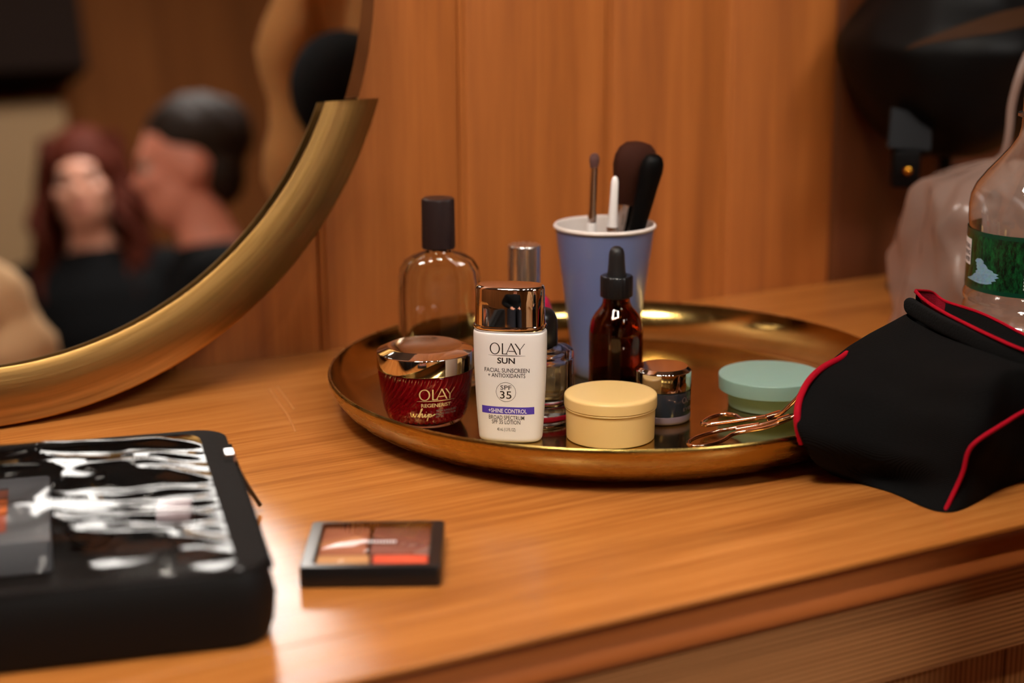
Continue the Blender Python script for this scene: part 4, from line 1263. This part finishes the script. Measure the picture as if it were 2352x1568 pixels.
ob('bracket_arm', tube('bracket_arm', [lrel(2078, 360, 1.412), lrel(2120, 352, 1.425), Vector((0, 0, lrel(2120, 352, 1.425).z))], 0.0035, 10), M['lamp_black'], LM)

# ================================================================== clear-topped makeup bag
mb0 = Vector((0.249, 0.684, TZ))
MBR = R(-13.6)
MBG = thing('makeup_bag', 'black zip makeup bag with clear wrinkled vinyl top', 'bag', mb0, MBR)
def mloc(p):
    q = p - mb0
    c, s = math.cos(-MBR), math.sin(-MBR)
    return Vector((c * q.x - s * q.y, s * q.x + c * q.y, q.z))
BH = 0.036
BX0, BY1 = -0.27, 0.228
def brr(ins, z, r=0.020):
    out = []
    for v in roundrect(BX0 + ins, 0 - ins, 0 + ins, BY1 - ins, max(r - ins, 0.004), 8):
        out.append(Vector((v.x, v.y, z)))
    return out
rings = [brr(0.006, 0.0005), brr(0.002, 0.0015), brr(0.0, 0.008), brr(-0.001, 0.02), brr(0.0005, 0.031), brr(0.003, BH), brr(0.0048, BH - 0.0008), brr(0.0035, 0.02), brr(0.005, 0.003)]
for rg in rings[1:6]:
    for i_, p in enumerate(rg):
        rg[i_] = p + Vector((blob_noise(p, 38, 0.002), blob_noise(p, 38, 0.002, 5), 0))
ob('body', loft('body', rings, (True, True), angle=50), M['bag_cloth'], MBG)
# webbing border of the top (wide along the right and back)
bo = brr(0.0022, BH + 0.0006)
bi = []
for v in roundrect(BX0 + 0.006, -0.017, 0.005, BY1 - 0.010, 0.012, 8):
    bi.append(Vector((v.x, v.y, BH + 0.0012)))
bo2 = brr(0.0022, BH + 0.0020)
bi2 = [p + Vector((0, 0, 0.0014)) for p in bi]
ob('border', loft('border', [bi, bo, bo2, bi2, bi], (False, False), angle=40), M['bag_band'], MBG)
NX, NY = 72, 64
V, F = [], []
x0, x1, y0, y1 = BX0 + 0.005, -0.0155, 0.0038, BY1 - 0.008
def vin(x, y):
    u, w_ = (x - x0) / (x1 - x0), (y - y0) / (y1 - y0)
    e = min(1, min(u, 1 - u) * 10) * min(1, min(w_, 1 - w_) * 9)
    h = 0.002
    h += 0.0045 * math.sin(math.pi * u) * math.sin(math.pi * w_)
    h += 0.0036 * (1 - abs(mnoise.noise(Vector((x * 14 + y * 5 + 1.3, y * 24 - x * 6, 0.4))))) ** 3 - 0.002
    h += 0.0013 * math.sin((y * 62 + x * 26 + 2.2 * mnoise.noise(Vector((x * 18, y * 18, 2)))))
    h += 0.0008 * mnoise.noise(Vector((x * 50, y * 50, 5)))
    # loose puckers along the right seam
    h += 0.0022 * math.exp(-(1 - u) * 9) * math.sin(y * 330 + 2 * mnoise.noise(Vector((x * 30, y * 30, 9))))
    # a raised fold along the back edge
    h += 0.006 * math.exp(-((w_ - 0.93) / 0.05) ** 2)
    return BH + 0.0022 + h * e
for j in range(NY + 1):
    for i in range(NX + 1):
        x, y = x0 + (x1 - x0) * i / NX, y0 + (y1 - y0) * j / NY
        V.append((x, y, vin(x, y)))
for j in range(NY):
    for i in range(NX):
        a = j * (NX + 1) + i
        F.append((a, a + 1, a + NX + 2, a + NX + 1))
lab(ob('vinyl_window', mesh_from('vinyl_window', V, F, 80), M['vinyl'], MBG), 'clear glossy vinyl')
zt = [Vector((-0.0004, 0.02 + 0.19 * i / 40, BH - 0.004)) for i in range(41)]
zv = []
for i in range(40):
    p = zt[i]
    b_ = box('z', (p.x - 0.0008, p.y, p.z - 0.0016), (p.x + 0.0010, p.y + 0.0030, p.z + 0.0016))
    zv.append(([tuple(v.co) for v in b_.vertices], [tuple(q.vertices) for q in b_.polygons]))
    bpy.data.meshes.remove(b_)
V, F = join_data(zv)
zp = ob('zipper_teeth', mesh_from('zipper_teeth', V, F, 30), M['bag_band'], MBG)
sl = mloc(G(522, 1046, 0.040))
slm = box('zipper_slider', (-0.0032, -0.006, -0.0024), (0.0032, 0.006, 0.0024), 0.001, 2)
so = ob('zipper_slider', slm, M['ferrule'], MBG)
so.location = sl + Vector((0.001, 0, 0))
pe = mloc(G(597, 1159, 0.0035))
pm_ = mloc(G(556, 1095, 0.026))
ob('zipper_pull', tube('zipper_pull', spline([sl + Vector((0.003, -0.002, 0)), pm_, pe], 8), [0.0008] * 3 + [0.0013] * 14, 10), M['black_plastic'], MBG)

# things inside the bag
def in_bag(p):
    c, s = math.cos(MBR), math.sin(MBR)
    return Vector((mb0.x + c * p[0] - s * p[1], mb0.y + s * p[0] + c * p[1], mb0.z + p[2]))
def palette(name, label, loc, rz, w_, d_, h_, border, pans, clear=True, framemat='black_plastic', cat='palette'):
    t = thing(name, label, cat, loc, rz)
    o_ = roundrect(-w_ / 2, w_ / 2, 0, d_, 0.0025, 4)
    i_ = roundrect(-w_ / 2 + border, w_ / 2 - border, border * 0.75, d_ - border * 0.75, 0.0015, 4)
    z_ = lambda r_, z: [Vector((v.x, v.y, z)) for v in r_]
    sh = lambda r_, s: [Vector((v.x * (1 - s / w_ * 2), d_ / 2 + (v.y - d_ / 2) * (1 - s / d_ * 2), 0)) for v in r_]
    o_in = sh(o_, 0.0006)
    ob('case', loft('case', [z_(o_in, 0.0003), z_(o_, 0.0009), z_(o_, h_ - 0.0008), z_(o_in, h_), z_(i_, h_), z_(i_, h_ - 0.0042)], (True, True), angle=40), M[framemat], t)
    for k, (xa, xb, ya, yb, mt) in enumerate(pans):
        pr2 = roundrect(xa, xb, ya, yb, 0.0015, 4)
        lo_ = [Vector((v.x, v.y, h_ - 0.0041)) for v in pr2]
        cx, cy = (xa + xb) / 2, (ya + yb) / 2
        hi_ = [Vector((cx + (v.x - cx) * 0.97, cy + (v.y - cy) * 0.97, h_ - 0.0010)) for v in pr2]
        ob('colour_pan', loft('colour_pan', [lo_, hi_], (True, True), angle=40), mt, t)
    if clear:
        ii = sh(i_, -0.0004)
        lab(ob('lid_window', loft('lid_window', [z_(ii, h_ + 0.0002), z_(sh(ii, 0.0004), h_ + 0.0005)], (False, True), angle=40), M['lid_film'], t), 'clear lid')
    return t
PANS = {n: pbr('powder_' + n, srgb(*c), 0.75, bump=0.1, bscale=300) for n, c in dict(tan=(216, 158, 104), coral=(244, 96, 62), copper=(188, 116, 84), mauve=(150, 92, 78), orange=(206, 104, 42), rose=(170, 84, 62), brown=(120, 64, 46)).items()}
pal0 = mloc(G(60, 1225, 0.012))
palette('eyeshadow_palette', 'grey palette with orange and rose powders inside the clear bag', in_bag((-0.146, 0.112, 0.0035)), MBR, 0.092, 0.105, 0.018, 0.022,
        [(-0.024, 0.030, 0.016, 0.046, PANS['rose']), (-0.024, 0.030, 0.050, 0.072, PANS['orange']), (-0.024, 0.030, 0.075, 0.088, PANS['brown'])], False, 'case_grey')
t = thing('cosmetic_bottle', 'black rounded cosmetic bottle lying inside the clear makeup bag', 'bottle', in_bag((-0.080, 0.135, 0.0178)), MBR)
ob('body', mesh_from('body', *tube_data([(0, 0.0, 0), (0, 0.001, 0), (0, 0.004, 0), (0, 0.050, 0), (0, 0.053, 0)], [0.004, 0.009, 0.0140, 0.0142, 0.0125], 32), 50), M['black_gloss'], t)
ob('cap', mesh_from('cap', *tube_data([(0, 0.0532, 0), (0, 0.054, 0), (0, 0.074, 0), (0, 0.076, 0)], [0.0105, 0.0115, 0.0115, 0.010], 32), 40), M['black_gloss'], t)
lq = mloc(G(372, 1148, 0.02)); lq.z = 0.0125
t = thing('lip_balm', 'small pale lilac lip balm tube inside the clear makeup bag', 'lip balm', in_bag(lq), MBR + R(75))
ob('body', mesh_from('body', *tube_data([(0, -0.016, 0), (0, -0.0152, 0), (0, 0.002, 0)], [0.0070, 0.0078, 0.0078], 24), 50), pbr('lilac_tube', srgb(206, 190, 200), 0.35), t)
ob('cap', mesh_from('cap', *tube_data([(0, 0.0022, 0), (0, 0.003, 0), (0, 0.016, 0), (0, 0.017, 0)], [0.0078, 0.0082, 0.0082, 0.0076], 24), 40), M['black_plastic'], t)

# ================================================================== palette on the table
pl = G(851, 1350, 0.0)
palette('eyeshadow_palette', 'square black palette with clear lid lying on the table front', pl, -CAM_YAW + R(0.5), 0.0705, 0.066, 0.0112, 0.0062,
        [(-0.0280, -0.0012, 0.0050, 0.0185, PANS['tan']), (0.0004, 0.0285, 0.0050, 0.0185, PANS['coral']), (-0.0280, -0.0035, 0.0202, 0.0590, PANS['copper']), (-0.0020, 0.0285, 0.0202, 0.0590, PANS['mauve'])])
pt_ = bpy.data.objects['eyeshadow_palette.001']
printed('lid_print', [rect2(-0.006 + 0.0016 * k, -0.006 + 0.0016 * k + 0.0011, 0.032, 0.0345, 1, 1) for k in range(11)], lambda x, y: (x, y, 0.01188), M['white_ink'], pt_)

# ================================================================== behind the camera: what the mirror shows
def evaluated(name, verts, faces, voxel, smooth=4):
    me = bpy.data.meshes.new(name)
    me.from_pydata([tuple(v) for v in verts], [], faces)
    bm = bmesh.new(); bm.from_mesh(me)
    bmesh.ops.recalc_face_normals(bm, faces=bm.faces)
    bm.to_mesh(me); bm.free()
    o = bpy.data.objects.new(name, me)
    COL.objects.link(o)
    rm = o.modifiers.new('r', 'REMESH'); rm.mode = 'VOXEL'; rm.voxel_size = voxel
    sm = o.modifiers.new('s', 'SMOOTH'); sm.iterations = smooth; sm.factor = 0.6
    dg = bpy.context.evaluated_depsgraph_get()
    res = bpy.data.meshes.new_from_object(o.evaluated_get(dg))
    bpy.data.objects.remove(o)
    bpy.data.meshes.remove(me)
    res.name = name
    for p in res.polygons:
        p.use_smooth = True
    return res
def ball(c, rx, ry=None, rz=None, seg=16):
    ry = ry or rx; rz = rz or rx
    v, f = lathe_data([(math.sin(math.pi * i / 10), -math.cos(math.pi * i / 10)) if 0 < i < 10 else (0, -1 if i == 0 else 1) for i in range(11)], seg)
    return [Vector((x * rx, y * ry, z * rz)) + Vector(c) for x, y, z in v], f
def limb(pts, rads):
    path = spline(pts, 4)
    n = len(pts)
    rr = []
    for i in range(len(path)):
        t_ = i / (len(path) - 1) * (n - 1)
        k = min(int(t_), n - 2)
        rr.append(rads[k] + (rads[k + 1] - rads[k]) * (t_ - k))
    parts = [tube_data(path, rr, 14), ball(pts[0], rads[0]), ball(pts[-1], rads[-1])]
    return parts
def torso(sh, extra):
    rings = []
    for z, a, b_, y in [(0.47, .15, .11, .01), (0.54, .165, .12, .01), (0.62, .15, .11, 0.0), (0.72, .14, .10, -.005), (sh - 0.16, .155, .11, -.005), (sh - 0.06, .17, .10, 0.0), (sh, .13, .075, .0), (sh + 0.05, .06, .055, .0), (sh + 0.09, .048, .05, -.005)]:
        rings.append([v + Vector((0, y, 0)) for v in superring(a + extra, b_ + extra, 2.3, 24, z)])
    n = 24
    V = [v for r_ in rings for v in r_]
    F = [(i * n + k, i * n + (k + 1) % n, (i + 1) * n + (k + 1) % n, (i + 1) * n + k) for i in range(len(rings) - 1) for k in range(n)]
    F += [tuple(range(n)), tuple(range((len(rings) - 1) * n, len(rings) * n))]
    return V, F
def person(label, loc, rz, head, hair, skin, turn=0.0):
    t = thing('person', label, 'person', loc, rz)
    sh = head - 0.195
    hc = Vector((0, -0.03, head))
    rot = Matrix.Rotation(turn, 3, 'Z')
    H = lambda x, y, z: hc + rot @ Vector((x, y, z))
    parts = [torso(sh, 0.0)]
    parts += limb([(0, 0, sh), (0, -0.012, sh + 0.07), tuple(H(0, 0.01, -0.07))], [.062, .054, .052])
    hb = []
    for c, rx, ry, rzz in [((0, .012, .025), .078, .096, .098), ((0, -.022, -.045), .060, .066, .072), ((0, -.050, -.092), .026, .024, .020)]:
        v, f = ball((0, 0, 0), rx, ry, rzz, 24)
        hb.append(([H(q.x + c[0], q.y + c[1], q.z + c[2]) for q in v], f))
    def hball(c, rx, ry, rzz):
        v, f = ball((0, 0, 0), rx, ry, rzz)
        hb.append(([H(q.x + c[0], q.y + c[1], q.z + c[2]) for q in v], f))
    hball((0, -.090, -.018), .013, .020, .014)      # nose tip
    hball((0, -.084, .004), .009, .012, .026)       # bridge
    hball((0, -.078, .030), .046, .014, .012)       # brow
    for s in (-1, 1):
        hball((s * .077, .012, -.008), .010, .020, .032)   # ears
        hball((s * .040, -.066, -.022), .022, .018, .020)  # cheeks
    parts += hb
    for s in (-1, 1):
        parts += limb([(s * .165, 0, sh - .03), (s * .225, .0, sh - .27), (s * .115, -.25, .645)], [.052, .042, .029])
        wv = Vector((s * .115, -.25, .645))
        parts.append(ball(wv + Vector((-s * .006, -.05, -.008)), .040, .052, .017))
        for q in range(4):
            bx = wv + Vector((s * (.027 - .019 * q) - s * .006, -.090, -.006))
            ln = (.058, .068, .064, .050)[3 - q]
            parts += limb([bx, bx + Vector((0, -ln * .55, .004)), bx + Vector((-s * .003, -ln, -.016))], [.0095, .0088, .0078])
        tb = wv + Vector((-s * .040, -.030, -.006))
        parts += limb([tb, tb + Vector((-s * .020, -.028, .002)), tb + Vector((-s * .024, -.052, -.010))], [.012, .0105, .009])
    legs = []
    for s in (-1, 1):
        legs += limb([(s * .09, .0, .545), (s * .12, -.42, .525), (s * .12, -.43, .10)], [.090, .062, .045])
        parts += limb([(s * .09, .0, .545), (s * .12, -.42, .525), (s * .12, -.43, .09), (s * .12, -.56, .04)], [.080, .055, .038, .035])
    ob('body', evaluated('body', *join_data(parts), 0.0075, 4), M[skin], t)
    sw = [torso(sh, 0.012)]
    # the neckline stays below the collar bone
    V, F = sw[0]
    sw = [([Vector((v.x, v.y, min(v.z, sh + 0.045))) for v in V], F)]
    for s in (-1, 1):
        sw += limb([(s * .165, 0, sh - .03), (s * .225, .0, sh - .27), (s * .125, -.225, .640)], [.066, .056, .043])
    ob('sweater', evaluated('sweater', *join_data(sw), 0.011, 5), M['black_knit'], t)
    v, f = torso(sh, 0.016)
    lg = [(s_v, s_f) for s_v, s_f in legs]
    tr = []
    for s in (-1, 1):
        tr += limb([(s * .09, .02, .545), (s * .12, -.42, .525), (s * .12, -.43, .12)], [.105, .076, .058])
    ob('trousers', evaluated('trousers', *join_data(tr), 0.011, 5), M['dark_trousers'], t)
    for s in (-1, 1):
        sp = limb([(s * .12, -.41, .050), (s * .12, -.50, .046), (s * .12, -.60, .040)], [.044, .046, .037])
        V, F = join_data(sp + [ball((s * .12, -.42, .075), .052)])
        ob('shoe', evaluated('shoe', [Vector((q[0], q[1], max(q[2], 0.003))) for q in V], F, 0.008, 3), M['black_plastic'], t)
    for s in (-1, 1):
        v, f = ball((0, 0, 0), .0125)
        e = ob('eye', mesh_from('eye', [H(q.x + s * .032, q.y - .0725, q.z + .006) for q in v], f), M['eye'], t)
        v, f = ball((0, 0, 0), .006, .003, .006)
        ob('iris', mesh_from('iris', [H(q.x + s * .032, q.y - .0842, q.z + .006) for q in v], f), M['iris'], e)
    v, f = ball((0, 0, 0), .024, .010, .0085)
    ob('lips', mesh_from('lips', [H(q.x, q.y - .078, q.z - .058) for q in v], f), M['lips'], t)
    hp = []
    if hair == 'long':
        v, f = ball((0, 0, 0), .094, .108, .108, 24)
        hp.append(([H(q.x, q.y + .026, q.z + .040) for q in v], f))
        rnd_ = random.Random(3)
        for i in range(120):
            a = R(rnd_.uniform(-38, 218))                 # all round but the face
            x0_, y0_ = math.cos(a), math.sin(a)
            rr = rnd_.uniform(.86, 1.04)
            ph = rnd_.uniform(0, 6)
            pts = []
            ln = rnd_.uniform(.30, .42)
            for k in range(9):
                u = k / 8
                sp_ = (.070 + .055 * min(1, u * 1.6) + rnd_.uniform(-.006, .006)) * rr
                pts.append(H(x0_ * sp_ + .012 * math.sin(ph + u * 15), .026 + y0_ * sp_ * 1.08 + .012 * math.cos(ph + u * 15), .115 - ln * u - .02 * (1 - u) * (1 - rr)))
            hp.append(tube_data(spline(pts, 3), [.013 - .007 * k / 24 for k in range(25)], 6))
        V, F = join_data(hp)
        # keep the face free
        ob('hair', mesh_from('hair', V, F, 80), M['red_hair'], t)
    else:
        V, F = [], []
        v, f = ball((0, 0, 0), .080, .098, .082, 40)
        for q in v:
            q2 = Vector((q.x, q.y + .034, q.z + .058))
            q2 += q.normalized() * (.009 * mnoise.noise(q * 70) + .006)
            V.append(H(*q2))
        hp.append((V, f))
        v, f = ball((0, 0, 0), .074, .050, .070, 30)
        hp.append(([H(*(Vector((q.x, q.y + .064, q.z - .012)) + q.normalized() * .006 * mnoise.noise(q * 80))) for q in v], f))
        V, F = join_data(hp)
        ob('hair', evaluated('hair', V, F, 0.006, 1), M['dark_hair'], t)
    return t
def stool(label, loc):
    t = thing('stool', label, 'stool', loc)
    ob('seat', lathe('seat', arc_round([(0, 0.400), (0.165, 0.400), (0.17, 0.413), (0.165, 0.424), (0, 0.424)], [0, .004, .004, .006, 0], 4), 40, 40), M['stool_wood'], t)
    for k in range(4):
        a = R(45 + 90 * k)
        ob('leg', tube('leg', [(.13 * math.cos(a), .13 * math.sin(a), .401), (.17 * math.cos(a), .17 * math.sin(a), .0005)], [.016, .012], 12), M['stool_wood'], t)
    rg = [Vector((.152 * math.cos(2 * math.pi * k / 32), .152 * math.sin(2 * math.pi * k / 32), .2)) for k in range(32)]
    ob('foot_ring', tube('foot_ring', rg, .006, 8, True), M['dark_metal'], t)

stool('round wooden stool under the auburn-haired person', (1.004, -1.80, 0))
person('seated person with long wavy auburn hair in a black top', (1.02, -1.78, 0), R(203), 1.262, 'long', 'skin')
stool('round wooden stool under the short-haired person', (1.03, -0.93, 0))
person('seated person with short dark hair seen in profile, dark top', (1.03, -0.92, 0), R(-74), 1.175, 'short', 'skin_flush')

stool('round wooden stool under the added unseen person', (-0.62, -0.36, 0))
person('unseen seated person in black, added to darken the chrome caps', (-0.62, -0.35, 0), R(132), 1.20, 'short', 'skin')  # added out of view so the chrome caps reflect something dark

# coat stand with a tan coat and a round black hat
t = thing('coat_stand', 'slim wooden coat stand beside the vanity', 'coat stand', (0.86, 0.33, 0))
ob('pole', tube('pole', [(0, 0, 0.03), (0, 0, 1.42)], 0.016, 14), M['stool_wood'], t)
for k in range(3):
    a = R(90 + 120 * k)
    ob('foot', tube('foot', spline([(0, 0, .10), (.10 * math.cos(a), .10 * math.sin(a), .07), (.2 * math.cos(a), .2 * math.sin(a), .0135)], 5), .012, 10), M['stool_wood'], t)
ob('hook', tube('hook', spline([(-.016, .01, 1.14), (-.075, .07, 1.12), (-.120, .14, 1.135)], 5), .006, 10), M['dark_metal'], t)
ob('hook', tube('hook', spline([(.016, 0, 1.38), (.05, 0, 1.37), (.06, 0, 1.40)], 5), .006, 10), M['dark_metal'], t)
rings = []
for i in range(22):
    u = i / 21
    z = 1.34 - 0.72 * u
    a = .055 + .085 * min(1, u * 3.2) + .02 * u
    b_ = .030 + .030 * min(1, u * 3)
    rg = []
    for k in range(48):
        an = 2 * math.pi * k / 48
        r_ = 1 + .16 * math.sin(7 * an + 2 * u) * min(1, u * 2.5) + .06 * math.sin(13 * an)
        rg.append(Vector((a * math.cos(an) * r_, b_ * math.sin(an) * r_, z)))
    rings.append(rg)
t = thing('coat', 'long tan wool coat hanging on the coat stand', 'coat', (0.845, 0.44, 0))
ob('cloth', loft('cloth', rings, (True, True), angle=80), M['tan_coat'], t)
for s in (-1, 1):
    pth = spline([(s * .085, 0.0, 1.27), (s * .135, 0.005, 1.12), (s * .150, .012, .95), (s * .145, .02, .78)], 6)
    ob('sleeve', tube('sleeve', pth, [.034 + .008 * math.sin(i_ * 1.3) for i_ in range(len(pth))], 16), M['tan_coat'], t)
t = thing('hat', 'round black felt hat hanging in front of the tan coat', 'hat', (0.738, 0.510, 1.055))
t.rotation_euler = (R(-90), 0, 0)
ob('crown', lathe('crown', [(.053, 0.0), (.065, .006), (.069, .016), (.062, .032), (.045, .044), (.022, .050), (0, .051)], 48, 70), M['felt'], t)
ob('band', lathe('band', [(.060, 0.0), (.0635, .002), (.0640, .008), (.0625, .0085)], 48, 60), M['felt'], t)

# chair with a cream fleece over its back
t = thing('dining_chair', 'plain wooden chair standing in front of the vanity', 'chair', (0.295, -0.02, 0))
ob('seat', box('seat', (-.2, -.42, .43), (.2, 0.0, .455), .008), M['stool_wood'], t)
for sx_ in (-1, 1):
    ob('leg', tube('leg', [(sx_ * .17, -.39, .0005), (sx_ * .17, -.39, .43)], .016, 10), M['stool_wood'], t)
    ob('leg', tube('leg', [(sx_ * .17, -.03, .0005), (sx_ * .17, -.05, .45), (sx_ * .13, -.10, .92)], .016, 10), M['stool_wood'], t)
for zz in (.60, .74, .88):
    ob('back_rail', box('back_rail', (-.14, -.105 + (.88 - zz) * .1, zz), (.14, -.085 + (.88 - zz) * .1, zz + .05), .006), M['stool_wood'], t)
t = thing('fleece_jacket', 'cream fleece jacket draped over a chair back', 'jacket', (0.292, -0.115, -0.02))
rings = []
for i in range(28):
    u = i / 27
    z = 1.075 - .50 * u
    a = .060 + .135 * (1 - (1 - u) ** 2.2)
    b_ = .022 + .05 * min(1, u * 2.2)
    rings.append([Vector((v.x + blob_noise(v + Vector((0, 0, z)), 14, .016), v.y + blob_noise(v + Vector((0, 0, z)), 14, .016, 4), z + .012 * math.cos(v.x * 18))) for v in superring(a, b_, 2.6, 56, 0)])
ob('cloth', loft('cloth', rings, (True, False), angle=80), M['cream_fleece'], t)
pth = spline([(.10, .03, 1.0), (.165, .05, .90), (.185, .06, .78), (.175, .06, .66)], 6)
ob('sleeve', tube('sleeve', pth, [.045 + .006 * math.sin(i_ * 1.7) for i_ in range(len(pth))], 18), M['cream_fleece'], t)

# dark cabinet on the far wall
t = thing('wall_cabinet', 'dark wooden cabinet hung on the far wall', 'cabinet', (0.86, YB, 1.72))
ob('body', box('body', (-.45, .001, 0), (.45, .30, .50), .004), M['cabinet_dark'], t)
for s in (-1, 1):
    d1 = ob('door', box('door', (-.445 if s < 0 else .003, .301, .005), (-.003 if s < 0 else .445, .318, .495), .003), M['cabinet_dark'], t)
    ob('handle', tube('handle', [(s * .04, .318, .10), (s * .04, .34, .10), (s * .04, .34, .2), (s * .04, .318, .2)], .004, 8), M['dark_metal'], d1)
